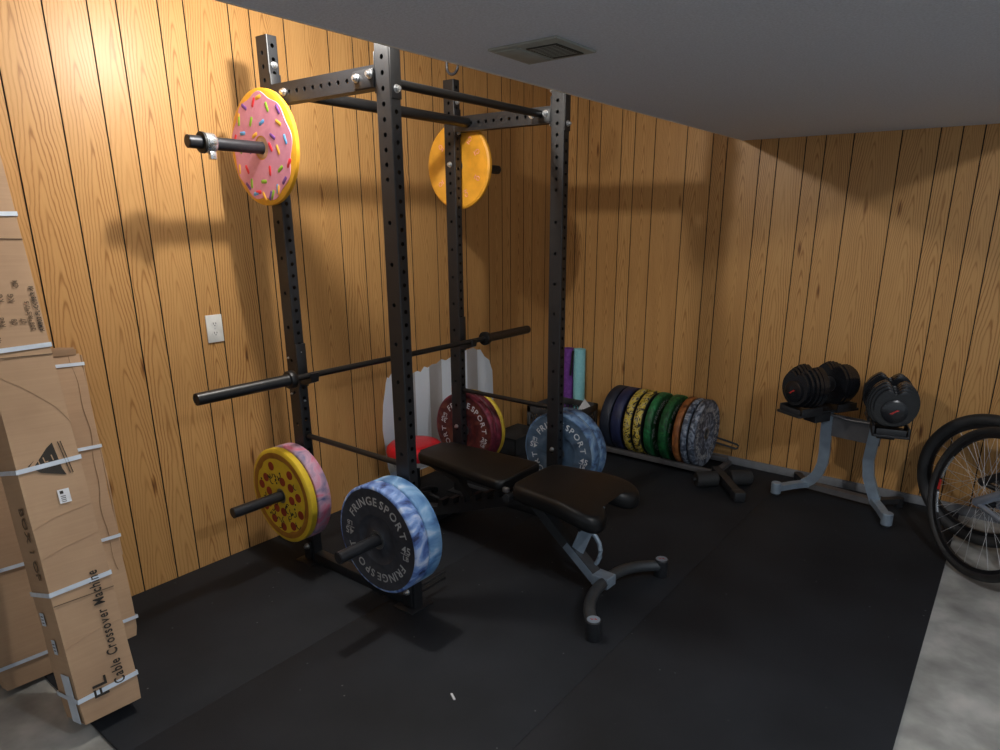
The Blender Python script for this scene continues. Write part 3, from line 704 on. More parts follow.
def donut_plate(cx, cy, cz):
    T = .032; R = .2285
    t = thing('donut_bumper_plate', 'orange-edged plate decorated as a pink iced doughnut with sprinkles', 'weight plate', (cx, cy, cz))
    h = T/2; rm, fm = M['orange_rim'], M['orange_rim']; H = M['hub_tan']
    f = [(.0262, h-.003, H), (.042, h-.003, rm), (.046, h-.004, rm), (.215, h-.003, rm), (R, h-.008, rm)]
    b_ = [(.0262, -h+.003, H), (.215, -h, rm), (R, -h+.008, rm)][::-1]
    MB().lathe(f+b_, frame((0, 0, 0), (0, -1, 0)), 80, close=True).build('disc', t, sharp=50)
    TT = TF(T-.008); n = 140
    def ro(a): return .206+.0065*math.sin(a*9+.5)+.003*math.sin(a*5)
    out = [(ro(a)*math.cos(a), ro(a)*math.sin(a)) for a in [2*PI*i/n for i in range(n)]]; inn = [(.047*math.cos(a), .047*math.sin(a)) for a in [2*PI*i/n for i in range(n)]]
    V = [TT @ Vector((x, y, .0030)) for x, y in out]+[TT @ Vector((x, y, .0030)) for x, y in inn]+[TT @ Vector((x*1.012, y*1.012, -.002)) for x, y in out]
    MB()._add
    mb = MB(); mb._add(V, [(i, (i+1) % n, n+(i+1) % n, n+i) for i in range(n)]+[(i, (i+1) % n, 2*n+(i+1) % n, 2*n+i) for i in range(n)], M['pink'])
    mb.build('icing', t)
    # sprinkles as seen: (x, y) as fractions of the radius, angle, colour
    sp_ = [(-.42, .72, 150, 3), (-.12, .77, 60, 0), (.28, .66, -70, 1), (-.63, .50, 80, 1), (-.25, .46, 60, 1), (.08, .42, 20, 2), (.58, .38, -30, 4), (-.55, .28, 0, 2), (-.82, .20, 60, 0), (-.14, .10+.08, 20, 4), (.37, .17, -30, 3), (.74, .10, -70, 2), (-.62, -.02+.02, 40, 1), (.50, -.06, -70, 4), (.20, .0, -60, 0),
           (.20, -.40, 88, 0), (.52, -.38, 30, 1), (.80, -.30, 55, 0), (-.36, .0, 90, 3), (-.52, -.35, -60, 0), (-.83, -.36, 85, 4), (-.02, -.58, 0, 1), (-.42, -.60, 85, 1), (-.62, -.74, -40, 3), (.38, -.72, 85, 2), (.72, -.68, 40, 3), (-.22, -.76, 0, 0), (.15, -.86, 60, 3), (-.35, -.98+.08, 10, 2), (.48, -.88, 80, 4), (-.05, -.88-.02, -60, 4), (.24, -.90, 60, 1), (-.72, .62, 70, 4), (.62, .62, -60, 3), (.05, .86, 10, 4)]
    for fx, fy, an, ci in sp_:
        rr = math.hypot(fx, fy)
        if rr > .84: fx, fy = fx*.84/rr, fy*.84/rr
        if rr < .26: fx, fy = fx*.28/max(rr, .05), fy*.28/max(rr, .05)
        c_ = Vector((fx*R, fy*R, .0038)); d_ = Vector((math.cos(math.radians(an)), math.sin(math.radians(an)), 0))*.0155
        c_.z = .0010; mb = MB(); mb.tube([TT @ (c_-d_*1.3), TT @ (c_-d_), TT @ (c_+d_), TT @ (c_+d_*1.3)], [.005, .0085, .0085, .005], SPR[ci], 12)
        for v_ in mb.bm.verts: v_.co.y = -T/2+.004+(v_.co.y+T/2-.004)*.35-.0015
        mb.build('sprinkle', t)
donut_plate(XA, -HY-.009-.016-.006, ZH)
def orange_plate(cx, cy, cz):
    T = .032; R = .2285
    t = thing('bumper_plate', 'plain orange plate with faint pink marks on the upper far horn', 'weight plate', (cx, cy, cz))
    h = T/2; rm, fm = M['orange_face'], M['orange_face']; H = M['hub']
    f = [(.0262, h-.003, H), (.036, h-.003, fm), (.10, h-.006, fm), (.104, h-.002, fm), (.212, h-.002, fm), (.218, h, rm), (R, h-.007, rm)]
    b_ = [(.0262, -h+.003, H), (.215, -h, rm), (R, -h+.008, rm)][::-1]
    MB().lathe(f+b_, frame((0, 0, 0), (0, -1, 0)), 80, close=True).build('disc', t, sharp=50)
    TT = TF(T-.004)
    for a in (55, 25, -25, -68, 140, 215, 240):
        T2 = TT @ Matrix.Rotation(math.radians(a-90), 4, 'Z') @ Matrix.Translation((0, .152, 0)); mb = MB()
        mb.tube([T2 @ Vector(((.011*math.cos(q)), .013*math.sin(q)+.01, .0004)) for q in [2*PI*i/6 for i in range(6)]], .0022, M['txt_pink'], 6, closed=True)
        mb.box((0, -.012, .0004), (.022, .004, .002), M['txt_pink'], mat=T2); mb.build('face_mark', t)
orange_plate(XA, YC+HY+.009+.017, ZH)

# spring clamp on the upper horn
c = thing('barbell_clamp', 'silver locking collar clamped on the upper near horn of the rack', 'clamp', (XA, -.300, ZH))
Tz = frame((0, -.020, 0), (0, 1, 0))
MB().lathe([(.0262, 0, M['silver']), (.036, 0, M['silver']), (.038, .003, M['silver']), (.038, .037, M['silver']), (.036, .040, M['silver']), (.0262, .040, M['silver'])], Tz, 32, close=True).build('ring', c)
MB().lathe([(.0258, .0, M['dark_slot']), (.040, .0, M['dark_slot']), (.040, .010, M['dark_slot']), (.0258, .010, M['dark_slot'])], frame((0, -.031, 0), (0, 1, 0)), 32, close=True).build('rubber_insert', c)
MB().box((.012, .004, -.046), (.022, .026, .030), M['silver'], bev=.004).box((.034, 0, .006), (.016, .034, .022), M['silver'], bev=.003).build('lever', c)
MB().cyl((.038, -.012, -.012), (.044, -.012, -.012), .006, M['dark_slot'], 12).build('pivot', c)

# ------------------------------------------------------------------ adjustable bench
bench = thing('weight_bench', 'black vinyl adjustable weight bench with grey steel legs in front of the rack', 'bench', (1.10, .60, 0))
def W(x, y, z): return (x-1.10, y-.60, z)
def pad(outline, z0, z1, bev, droop=None, name='pad'):
    mb = MB().prism(outline, z0, z1, M['vinyl'], bev=bev)
    for v in mb.bm.verts:
        if droop: v.co.z += droop(v.co.x+1.10, v.co.y+.60)
        v.co.z = v.co.z
    return mb
def rrect(x0, x1, ya0, ya1, yb0, yb1, r=.04, n=5):
    """rounded quadrilateral: rear edge at x0 (y ya0..ya1), front edge at x1 (y yb0..yb1)"""
    pts = []
    for (cx, cy, a0) in ((x1-r, yb1-r, 0), (x0+r, ya1-r, 90), (x0+r, ya0+r, 180), (x1-r, yb0+r, 270)):
        for k in range(n+1):
            a = math.radians(a0+90*k/n); pts.append((cx+r*math.cos(a)-1.10, cy+r*math.sin(a)-.60))
    return pts
mb = pad(rrect(.585, 1.205, .515, .755, .455, .80), .415, .468, .020); bk = mb.build('backrest', bench, sharp=60)
# seat with two rounded lobes and a notch between them
so = [(1.262, .47), (1.31, .440), (1.42, .430), (1.54, .415), (1.64, .405), (1.70, .415), (1.735, .445), (1.742, .495), (1.725, .550), (1.685, .585), (1.625, .600), (1.600, .622), (1.592, .650), (1.600, .678), (1.625, .700), (1.685, .715), (1.725, .745), (1.742, .795), (1.735, .840), (1.70, .870), (1.64, .880), (1.54, .865), (1.42, .845), (1.31, .830), (1.262, .80), (1.250, .74), (1.250, .53)]
for _ in range(2):
    q_ = []
    for a_, b_ in zip(so, so[1:]+so[:1]): q_ += [(a_[0]*.75+b_[0]*.25, a_[1]*.75+b_[1]*.25), (a_[0]*.25+b_[0]*.75, a_[1]*.25+b_[1]*.75)]
    so = q_
so = [(x-1.10, y-.60) for x, y in so]
# domed cushion: the outline repeated at several heights, drawn in by a rounded profile
mb = MB(); rings = []; n = len(so)
def inset(pts, d):
    out = []
    for i_, (x, y) in enumerate(pts):
        ax_, ay_ = pts[i_-1]; bx_, by_ = pts[(i_+1) % len(pts)]; tx, ty = bx_-ax_, by_-ay_; l_ = math.hypot(tx, ty); out.append((x-ty/l_*d, y+tx/l_*d))
    return out
prof = [(.022, .396), (.008, .400), (.001, .410), (0, .425), (0, .445), (.003, .458), (.010, .468), (.019, .4735), (.024, .4745)]
for d_, z_ in prof: rings.append([mb.bm.verts.new((x, y, z_)) for x, y in inset(so, d_)])
k_ = mb.mi(M['vinyl'])
for A_, B_ in zip(rings, rings[1:]):
    for i_ in range(n):
        f = mb.bm.faces.new((A_[i_], A_[(i_+1) % n], B_[(i_+1) % n], B_[i_])); f.material_index = k_; f.smooth = True
for R_ in (rings[0][::-1], rings[-1]):
    f = mb.bm.faces.new(R_); f.material_index = k_; f.smooth = True
bmesh.ops.triangulate(mb.bm, faces=[f for f in mb.bm.faces if len(f.verts) > 4])
for _ in range(2):
    es_ = [e for e in mb.bm.edges if e.calc_length() > .05]
    bmesh.ops.subdivide_edges(mb.bm, edges=es_, cuts=2)
    bmesh.ops.triangulate(mb.bm, faces=[f for f in mb.bm.faces if len(f.verts) > 4])
for f in mb.bm.faces: f.smooth = True
for v_ in mb.bm.verts:
    x = v_.co.x+1.10; v_.co.z -= max(0, x-1.50)**2*.75
st = mb.build('seat', bench, sharp=60)
G, K = M['benchgrey'], M['benchblack']
def sq(pts, w, h, m, name, par=bench, up=(0, 0, 1)):
    return MB().tube([W(*p) for p in pts], 0, m, sq=(w, h), up=up).build(name, par)
# sloping spine from the front foot up to the hinge
spine = sq([(1.66, .585, .075), (1.44, .60, .235), (1.27, .615, .365)], .055, .050, M['benchmid'], 'spine')
sq([(1.665, .585, .072), (1.50, .597, .192)], .062, .040, G, 'spine_sleeve', spine)
# post to the seat
post = sq([(1.55, .60, .175), (1.585, .615, .28), (1.63, .635, .40)], .045, .060, G, 'seat_post')
MB().tube([W(1.625, .612, .105), W(1.645, .617, .130), W(1.655, .622, .160), W(1.654, .626, .190), W(1.645, .630, .220), W(1.625, .632, .245), W(1.60, .632, .265)], .011, G, 12).build('handle', bench)
# seat bracket with holes
MB().prism([(1.27-1.1, .30), (1.45-1.1, .36), (1.62-1.1, .40), (1.62-1.1, .415), (1.25-1.1, .415), (1.23-1.1, .37)], -.018, .018, K, AX((0, .02, 0), (1, 0, 0), (0, 0, 1), (0, -1, 0))).build('seat_bracket', bench)
MB().cyl(W(1.51, .560, .345), W(1.51, .640, .345), .011, M['dark_slot'], 16).cyl(W(1.57, .57, .29), W(1.57, .65, .29), .010, M['dark_slot'], 16).build('adjust_pin', bench)
MB().box(W(1.325, .567, .355), (.060, .002, .040), M['steelgrey'], mat=None).build('sticker', bench)['label'] = 'pale sticker on the spine'
# front foot: joint block, two curved arms and round end feet
MB().prism([(-.042, -.036), (.042, -.036), (.042, .036), (-.042, .036)], .050, .104, G, AX(W(1.70, .583, 0), (math.cos(-.05), math.sin(-.05), 0), (-math.sin(-.05), math.cos(-.05), 0), (0, 0, 1)), bev=.006).build('foot_joint', bench)
for s in (-1, 1):
    pts = []
    for k in range(10):
        u_ = k/9; pts.append(W(1.715+.115*(u_**2.2)+.0, .583+s*(.03+.275*u_**.85), .078-.024*u_))
    a = MB().tube(pts, .026, M['benchmid'], 14).build('front_foot_arm', bench)
    ex, ey = 1.836, .583+s*.315
    e = MB().lathe([(.001, .0, K), (.030, .0, K), (.032, .004, K), (.032, .084, K), (.029, .088, K), (.001, .088, K)], Matrix.Translation(W(ex, ey, 0)), 28).build('foot_cap', a)
    MB().lathe([(.001, .0886, M['benchgrey']), (.027, .0886, M['benchgrey']), (.027, .0895, M['benchgrey']), (.001, .0895, M['benchgrey'])], Matrix.Translation(W(ex, ey, 0)), 24).build('cap_disc', a)
    MB().prism([(-.017, -.004), (-.003, -.008), (.0, .0), (.017, .004), (.004, .009), (0, .0)], .0897, .0904, M['red_mark'], Matrix.Translation(W(ex, ey, 0))).build('red_emblem', a)['label'] = 'small red emblem'
# rear: hinge, ladder rail with teeth, rear foot
MB().cyl(W(1.235, .50, .395), W(1.235, .76, .395), .012, M['zinc'], 14).cyl(W(1.235, .46, .395), W(1.235, .50, .395), .020, K, 16).build('hinge_pin', bench)
MB().box(W(1.225, .475, .43), (.030, .02, .022), M['steelgrey'], bev=.003).build('hinge_bracket', bench)
tooth = [(1.245, .365), (1.245, .325), (.62, .085), (.55, .085), (.55, .125)]
x = .66
while x < 1.15:
    zb = .125+(x-.60)*.385
    tooth += [(x, zb), (x+.012, zb+.048), (x+.040, zb+.050), (x+.044, zb+.020)]; x += .078
tooth += [(1.17, .37)]
MB().prism([(a-1.10, b_) for a, b_ in tooth], -.03, .03, K, AX((0, .02, 0), (1, 0, 0), (0, 0, 1), (0, -1, 0))).build('ladder_rail', bench)
MB().tube([W(.60, .62, .385), W(.80, .62, .33), W(.90, .62, .215)], .0, K, sq=(.04, .03)).build('back_support', bench)
MB().box(W(.80, .62, .395), (.50, .08, .035), K, bev=.003).build('back_frame', bench)
rf = MB().box(W(.56, .62, .045), (.06, .46, .055), K, bev=.004).build('rear_foot', bench)
for s in (-1, 1): MB().cyl(W(.56, .62+s*.235, 0), W(.56, .62+s*.235, .075), .032, K, 22).build('foot_cap', rf)

# ------------------------------------------------------------------ round stool by the wall
stool = thing('round_stool', 'round stool with a glossy red padded seat by the white wall patch', 'stool', (.268, .820, 0))
MB().lathe([(.001, .380, M['redvinyl']), (.10, .379, M['redvinyl']), (.146, .370, M['redvinyl']), (.164, .352, M['redvinyl']), (.169, .325, M['redvinyl']), (.163, .300, M['white_ring'])], Matrix(), 48).build('seat', stool)
MB().lathe([(.163, .300, M['white_ring']), (.158, .272, M['white_ring']), (.148, .270, K), (.001, .270, K)], Matrix(), 48).build('seat_rim', stool)
MB().cyl((0, 0, .03), (0, 0, .27), .026, K, 20).build('column', stool)
for k in range(5):
    a = 2*PI*k/5+.3
    l = MB().tube([(0, 0, .060), (.09*math.cos(a), .09*math.sin(a), .055), (.15*math.cos(a), .15*math.sin(a), .036)], .013, K, 10).build('leg', stool)
    MB().cyl((.15*math.cos(a)-.01*math.sin(a), .15*math.sin(a)+.01*math.cos(a), .022), (.15*math.cos(a)+.01*math.sin(a), .15*math.sin(a)-.01*math.cos(a), .022), .021, K, 16).build('caster', l)

# ------------------------------------------------------------------ crate with yoga mats
cr = thing('milk_crate', 'dark grey plastic lattice crate in the back corner in front of rolled yoga mats', 'crate', (.325, 2.326, 0))
cw, cd, chh = .385, .370, .285
def crate_side(p, ax, ln):
    """lattice wall: p = lower start corner, ax = direction"""
    mb = MB(); p = Vector(p); ax = Vector(ax); nrm = Vector((0, 0, 1)).cross(ax)
    T = AX(p, ax, (0, 0, 1), ax.cross(Vector((0, 0, 1))))
    for a, b_, c_, d_ in ((0, ln, 0, .030), (0, ln, chh-.045, chh), (0, .028, 0, chh), (ln-.028, ln, 0, chh), (0, ln, .13, .145)):
        mb.box(((a+b_)/2, (c_+d_)/2, .005), (b_-a, d_-c_, .010), M['crate'], mat=T, bev=.001)
    k = 0
    for z0, z1 in ((.028, .132), (.143, chh-.043)):
        s = .028
        while s < ln-.03:
            for sg in (1, -1):
                x0, x1 = (s, s+(z1-z0)*.55) if sg > 0 else (s+(z1-z0)*.55, s)
                if max(x0, x1) > ln-.01: continue
                mb.tube([T @ Vector((x0, z0, .004+.001*sg)), T @ Vector((x1, z1, .004+.001*sg))], 0, M['crate'], sq=(.006, .006), up=T.to_3x3() @ Vector((0, 0, 1)))
            s += .030
    return mb.build('side_panel', cr)
crate_side((-cw/2, -cd/2, 0), (1, 0, 0), cw); crate_side((cw/2, -cd/2, 0), (0, 1, 0), cd)
crate_side((cw/2, cd/2, 0), (-1, 0, 0), cw); crate_side((-cw/2, cd/2, 0), (0, -1, 0), cd)
mb = MB()
for k in range(9): mb.box((-cw/2+.03+k*(cw-.06)/8, 0, .006), (.012, cd-.02, .008), M['crate'])
for k in range(9): mb.box((0, -cd/2+.03+k*(cd-.06)/8, .006), (cw-.02, .012, .006), M['crate'])
mb.build('base_grid', cr)
def yoga(name, lb, m, x, y, tilt, L, r):
    t = thing(name, lb, 'yoga mat', (x, y, .012), tilt, 'rolled yoga mats behind the crate')
    mb = MB(); n = 90; turns = 5.5
    pts = []
    for k in range(n+1):
        a = 2*PI*turns*k/n; rr = .008+(r-.008)*k/n; pts.append((rr*math.cos(a), rr*math.sin(a)))
    th = (r-.008)/turns*.42
    V = [];
    for i, (px, py) in enumerate(pts):
        rr = math.hypot(px, py); ux, uy = px/rr, py/rr
        for s, z in ((-th/2, 0), (th/2, 0), (th/2, L), (-th/2, L)): V.append((px+ux*s, py+uy*s, z))
    F = []
    for i in range(n):
        a, b_ = 4*i, 4*(i+1)
        F += [(a, b_, b_+1, a+1), (a+1, b_+1, b_+2, a+2), (a+2, b_+2, b_+3, a+3), (a+3, b_+3, b_, a)]
    F += [(0, 1, 2, 3), (4*n+3, 4*n+2, 4*n+1, 4*n)]
    mb._add(V, F, m, True); mb.build('rolled_mat', t)
    return t
yoga('yoga_mat', 'rolled teal yoga mat standing behind the crate', M['teal'], .318, 2.566, (.0, -.008, 0), .665, .050)
yoga('yoga_mat', 'rolled purple yoga mat standing left of the teal one', M['purple'], .214, 2.568, (.0, .0, 0), .660, .049)
o = MB().box((0, 0, .10), (.018, .003, .2), M['rack'], mat=Matrix.Rotation(.10, 4, 'Y')).build('carry_strap', loc=(.268, 2.513, .47)); tag(o, 'dark strap hanging beside the teal yoga mat', 'strap')
o = MB().prism([(-.055, 0), (.06, .01), (.004, .085)], -.0006, .0006, M['paper'], AX((.440, 2.46, .235), (.95, .25, .1), (-.1, .0, 1), (.25, -.95, .0))).build('paper_sheet'); tag(o, 'folded white paper sticking out of the grey crate', 'paper')
# low black bin on the floor beside the crate
bn = thing('storage_bin', 'low black storage bin on the floor between the wall and the crate', 'bin', (.165, 1.955, 0))
mb = MB()
mb.prism([(-.10, -.15), (.10, -.15), (.10, .15), (-.10, .15)], 0, .008, M['foam'])
for (x0, y0, x1, y1) in ((-.10, -.15, .10, -.15), (.10, -.15, .10, .15), (.10, .15, -.10, .15), (-.10, .15, -.10, -.15)):
    mb.tube([(x0, y0, .062), (x1, y1, .062)], 0, M['foam'], sq=(.008, .116) if 0 else (.116, .008), up=(0, 0, 1)) if 0 else mb.box(((x0+x1)/2, (y0+y1)/2, .064), (abs(x1-x0)+.008, abs(y1-y0)+.008, .124), M['foam'], bev=.002)
mb.build('tub', bn)
MB().box((0, 0, .130), (.23, .33, .014), M['foam'], bev=.004).build('lid', bn)

# ------------------------------------------------------------------ floor plate rack with its plates
pr = thing('plate_toaster_rack', 'low grey steel floor rack holding a row of bumper plates', 'plate rack', (1.12, 2.40, 0))
SG = M['steelgrey']
for s, nm in ((-1, 'front'), (1, 'rear')):
    MB().box((0, s*.150, .045), (.86, .030, .034), SG, bev=.002).build('rail', pr)
for s in (-1, 1):
    MB().box((s*.43, 0, .014), (.040, .375, .028), SG, bev=.002).build('end_beam', pr)
for k in range(9):
    xx = -.41+k*.1025
    if k == 0: MB().tube([(xx, -.13, .045), (xx, -.13, .17), (xx, -.10, .19), (xx, .10, .19), (xx, .13, .17), (xx, .13, .045)], .007, M['rack'], 10).build('divider', pr)
hd = MB().tube([(.36, .10, .205), (.42, .118, .190), (.490, .135, .172), (.500, .138, .162), (.496, .138, .146), (.485, .130, .142), (.36, .095, .170)], .007, M['rack'], 10).build('handle', pr)
GP = 'bumper plates in the floor rack'
row = [(.745, .078, 'navy', 'navy', 'navy blue plate at the far left end of the floor rack row'), (.832, .078, 'navy2', 'navy2', 'royal navy plate, second in the floor rack row beside the yellow camouflage plate'),
       (.920, .054, 'face_char', 'camo', 'yellow and black camouflage plate touching the navy plates'), (.995, .056, 'face_char', 'camo', 'yellow and black camouflage plate next to the bright green plate'),
       (1.076, .052, 'green', 'green', 'bright green lettered plate beside the yellow camouflage plates'), (1.186, .060, 'green2', 'green2', 'dark green yellow-flecked lettered plate beside the copper plate'),
       (1.282, .044, 'copper', 'copper', 'copper brown marbled plate between the green and grey plates'), (1.338, .042, 'greymarble', 'greymarble', 'grey marbled plate against the copper plate, second from the right end of the row'), (1.392, .044, 'greymarble', 'greymarble', 'grey marbled lettered plate at the right end of the floor rack row')]
tilts = [0, 0, .02, .02, .03, .03, .03, .02, .02]
for (x, T, f_, r_, lb), tt in zip(row, tilts):
    p_ = plate('bumper_plate', lb, x+.032, 2.40, .2525, T, M[f_], M[r_], rotz=PI/2-tt*0, roll=random.uniform(-1, 1), group=GP, letters=(r_ in ('green', 'green2') or x > 1.35), lm=M['txt_grey'], wt='25' if 'green' in r_ else '55')

# ------------------------------------------------------------------ foam roller attachment on the floor
la = thing('leg_roller_attachment', 'black foam roller leg attachment lying on the mat near the plate rack', 'roller', (1.672, 2.165, 0), (0, 0, math.atan2(.24, .32)+.10))
for s in (-1, 1):
    MB().lathe([(.012, 0, M['foam']), (.045, 0, M['foam']), (.050, .006, M['foam']), (.050, .134, M['foam']), (.045, .140, M['foam']), (.012, .140, M['foam'])], frame((s*.042, .02, .050), (s, 0, 0)), 32).build('foam_roller', la)
MB().cyl((-.20, .02, .050), (.20, .02, .050), .0115, K, 14).build('axle', la)
MB().tube([(.0, .16, .055), (.0, .02, .050), (.0, -.245, .030)], 0, K, sq=(.050, .050)).build('post', la)
MB().box((0, -.215, .031), (.072, .075, .062), M['benchblack'], bev=.008).build('end_block', la)

# ------------------------------------------------------------------ dumbbell stand with two dumbbells
ds = thing('dumbbell_stand', 'grey steel dumbbell stand against the back wall', 'stand', (2.33, 2.36, 0))
def Q(x, y, z): return (x-2.33, y-2.36, z)
for s, (fx, fy), (px, pz), (rx, ry) in ((-1, (1.975, 2.235), (2.195, .57), (2.02, 2.555)), (1, (2.605, 2.150), (2.465, .55), (2.615, 2.50))):
    cx = 2.165 if s < 0 else 2.515
    yb = 2.43 if s < 0 else 2.40
    pts = [Q(px, 2.33, pz), Q(px, 2.345, .42), Q(px+s*-.004, 2.36, .30), Q(px-s*-.0, 2.37, .22), Q(px+s*.02, 2.385, .15), Q(px+s*.055-.0, 2.40, .09), Q(px+s*.10, 2.41, .05)] if s < 0 else [Q(px, 2.31, pz), Q(px-.012, 2.33, .42), Q(px-.022, 2.345, .30), Q(px-.012, 2.36, .20), Q(px+.015, 2.37, .12), Q(px+.04, 2.375, .055)]
    MB().tube(pts, 0, G, sq=(.060, .034), up=(0, 1, 0)).build('upright_post', ds)
    bx, by = (px+s*.08, 2.42) if s < 0 else (px+.035, 2.37)
    fa = MB().tube([Q(bx, by, .05), Q((bx+fx)/2, (by+fy)/2+.01, .048), Q(fx, fy, .045)], 0, G, sq=(.045, .035)).build('foot_arm', ds)
    MB().lathe([(.001, .0, K), (.022, 0, K), (.022, .012, G), (.030, .014, G), (.030, .078, G), (.027, .082, G), (.001, .082, G)], Matrix.Translation(Q(fx, fy, 0)), 26).build('foot_cap', fa)
    ra = MB().tube([Q(bx, by, .045), Q(rx, ry, .04)], 0, K, sq=(.040, .032)).build('foot_arm', ds)
    MB().lathe([(.001, 0, K), (.026, 0, K), (.026, .055, K), (.001, .055, K)], Matrix.Translation(Q(rx, ry, 0)), 22).build('foot_cap', ra)
MB().tube([Q(2.11, 2.43, .040), Q(2.50, 2.385, .040)], 0, M['steelgrey'], sq=(.05, .035)).build('base_beam', ds)
MB().prism([(-.155, -.05), (.155, -.06), (.155, .075), (-.155, .085)], -.004, .004, M['steelgrey'], AX(Q(2.335, 2.335, .46), (1, -.05, 0), (0, 0, 1), (0, -1, 0))).build('cross_panel', ds)
MB().tube([Q(2.21, 2.315, .545), Q(2.33, 2.30, .530), Q(2.45, 2.29, .535)], .008, M['steelgrey'], 10).build('top_rod', ds)
def dumbbell(cx, cy, cz, ang, lb, tray_lb):
    """ang: direction of the front end in the plane; local +X is the front end"""
    # tray belongs to the stand
    tr = MB(); T = mw((cx-2.33, cy-2.36, cz-.122), (0, 0, ang))
    tr.prism([(-.235, -.080), (-.225, -.090), (-.06, -.085), (-.05, -.055), (.05, -.055), (.06, -.085), (.225, -.090), (.235, -.080), (.235, .080), (.225, .090), (.06, .085), (.05, .055), (-.05, .055), (-.06, .085), (-.225, .090), (-.235, .080)], 0, .012, K, T, bev=.002)
    for s in (-1, 1):
        for sy in (-1, 1):
            tr.box((s*.135, sy*.083, .026), (.150, .010, .045), K, mat=T, bev=.003)
        tr.box((s*.214, 0, .022), (.010, .14, .04), K, mat=T, bev=.003)
    tr.box((0, 0, -.030), (.12, .09, .06), K, mat=T, bev=.004)
    tray = tr.build('dumbbell_tray', ds)
    t = thing('adjustable_dumbbell', lb, 'dumbbell', (cx, cy, cz-.100), (0, 0, ang), 'adjustable dumbbells on the stand')
    z0 = .134
    MB().cyl((-.070, 0, z0), (.070, 0, z0), .016, K, 20).build('handle', t)
    for s in (-1, 1):
        for i, R_ in enumerate((.128, .134, .132, .125, .114, .100)):
            x0 = s*(.066+i*.0235)
            o_ = []
            for k in range(40):
                a = -PI/2+2*PI*k/40+PI/40; rr = R_
                d_ = abs(((a-PI/2+PI) % (2*PI))-PI)
                if d_ < .33: rr = R_*(.58+.42*(d_/.33)**1.3)
                zz = rr*math.sin(a)
                o_.append((rr*math.cos(a)*.95, max(zz, -.112)))
            MB().prism(o_, -.0100, .0100, M['dbplate'], AX((x0+s*.009, 0, z0), (0, 1, 0), (0, 0, 1), (1, 0, 0)), bev=.003).build('weight_disc', t)
        xe = s*(.066+6*.0235)
        MB().lathe([(.001, .0, M['dbplate']), (.062, 0, M['dbplate']), (.062, .010, M['dbplate']), (.050, .016, M['dbplate']), (.001, .016, M['dbplate'])], frame((xe-s*.004, 0, z0-.020), (s, 0, 0)), 28).build('dial', t)
        T2 = AX((xe+s*.0125, 0, z0-.020), (0, s, 0), (0, 0, 1), (s, 0, 0))
        MB().prism([(-.022, -.010), (-.008, -.012), (.002, .0), (.022, .010), (.010, .014), (-.004, .002)], 0, .0012, M['red_mark'], T2).build('red_emblem', t)['label'] = 'small red emblem'
        MB().cyl((s*.060, 0, z0), (s*.068, 0, z0), .045, K, 24).build('grip_flange', t)
dumbbell(2.150, 2.265, .690, math.radians(-120), 'black adjustable dumbbell on the left tray of the stand', '')
dumbbell(2.515, 2.235, .672, math.radians(-75), 'black adjustable dumbbell on the right tray of the stand, end facing out', '')

# ------------------------------------------------------------------ bicycles at the right edge
def wheel(c, th, lean, R, name, parent=None, tw=.022):
    """c = hub centre; returns a wheel empty-free set of parts in local coordinates of parent"""
    u = Vector((math.cos(th), math.sin(th), 0)); nn = Vector((-u.y, u.x, 0)); w = Vector((0, 0, math.cos(lean)))+nn*math.sin(lean); ax = u.cross(w)
    c = Vector(c); n = 72
    def ring(r, off=0): return [c+u*(r*math.cos(2*PI*i/n))+w*(r*math.sin(2*PI*i/n))+ax*off for i in range(n)]
    ty = MB().tube(ring(R-tw), tw, M['tyre'], 12, closed=True, up=ax).build('tyre', parent)
    rm = MB().tube(ring(R-2*tw-.006), 0, M['rim'], closed=True, sq=(.020, .016) if 0 else (.022, .016), up=ax).build('rim', parent)
    mb = MB()
    for i in range(28):
        a = 2*PI*i/28; s = 1 if i % 2 else -1; b_ = a+(.9 if (i//2) % 2 else -.9)
        p = c+u*((R-2*tw-.008)*math.cos(a))+w*((R-2*tw-.008)*math.sin(a)); q = c+u*(.022*math.cos(b_))+w*(.022*math.sin(b_))+ax*(s*.030)
        mb.cyl(q, p, .0010, M['spoke'], 5)
    mb.build('spokes', parent)
    MB().cyl(c-ax*.035, c+ax*.035, .020, M['rim'], 20).cyl(c-ax*.055, c+ax*.055, .008, M['spoke'], 12).build('hub', parent)
    return c, u, w, ax
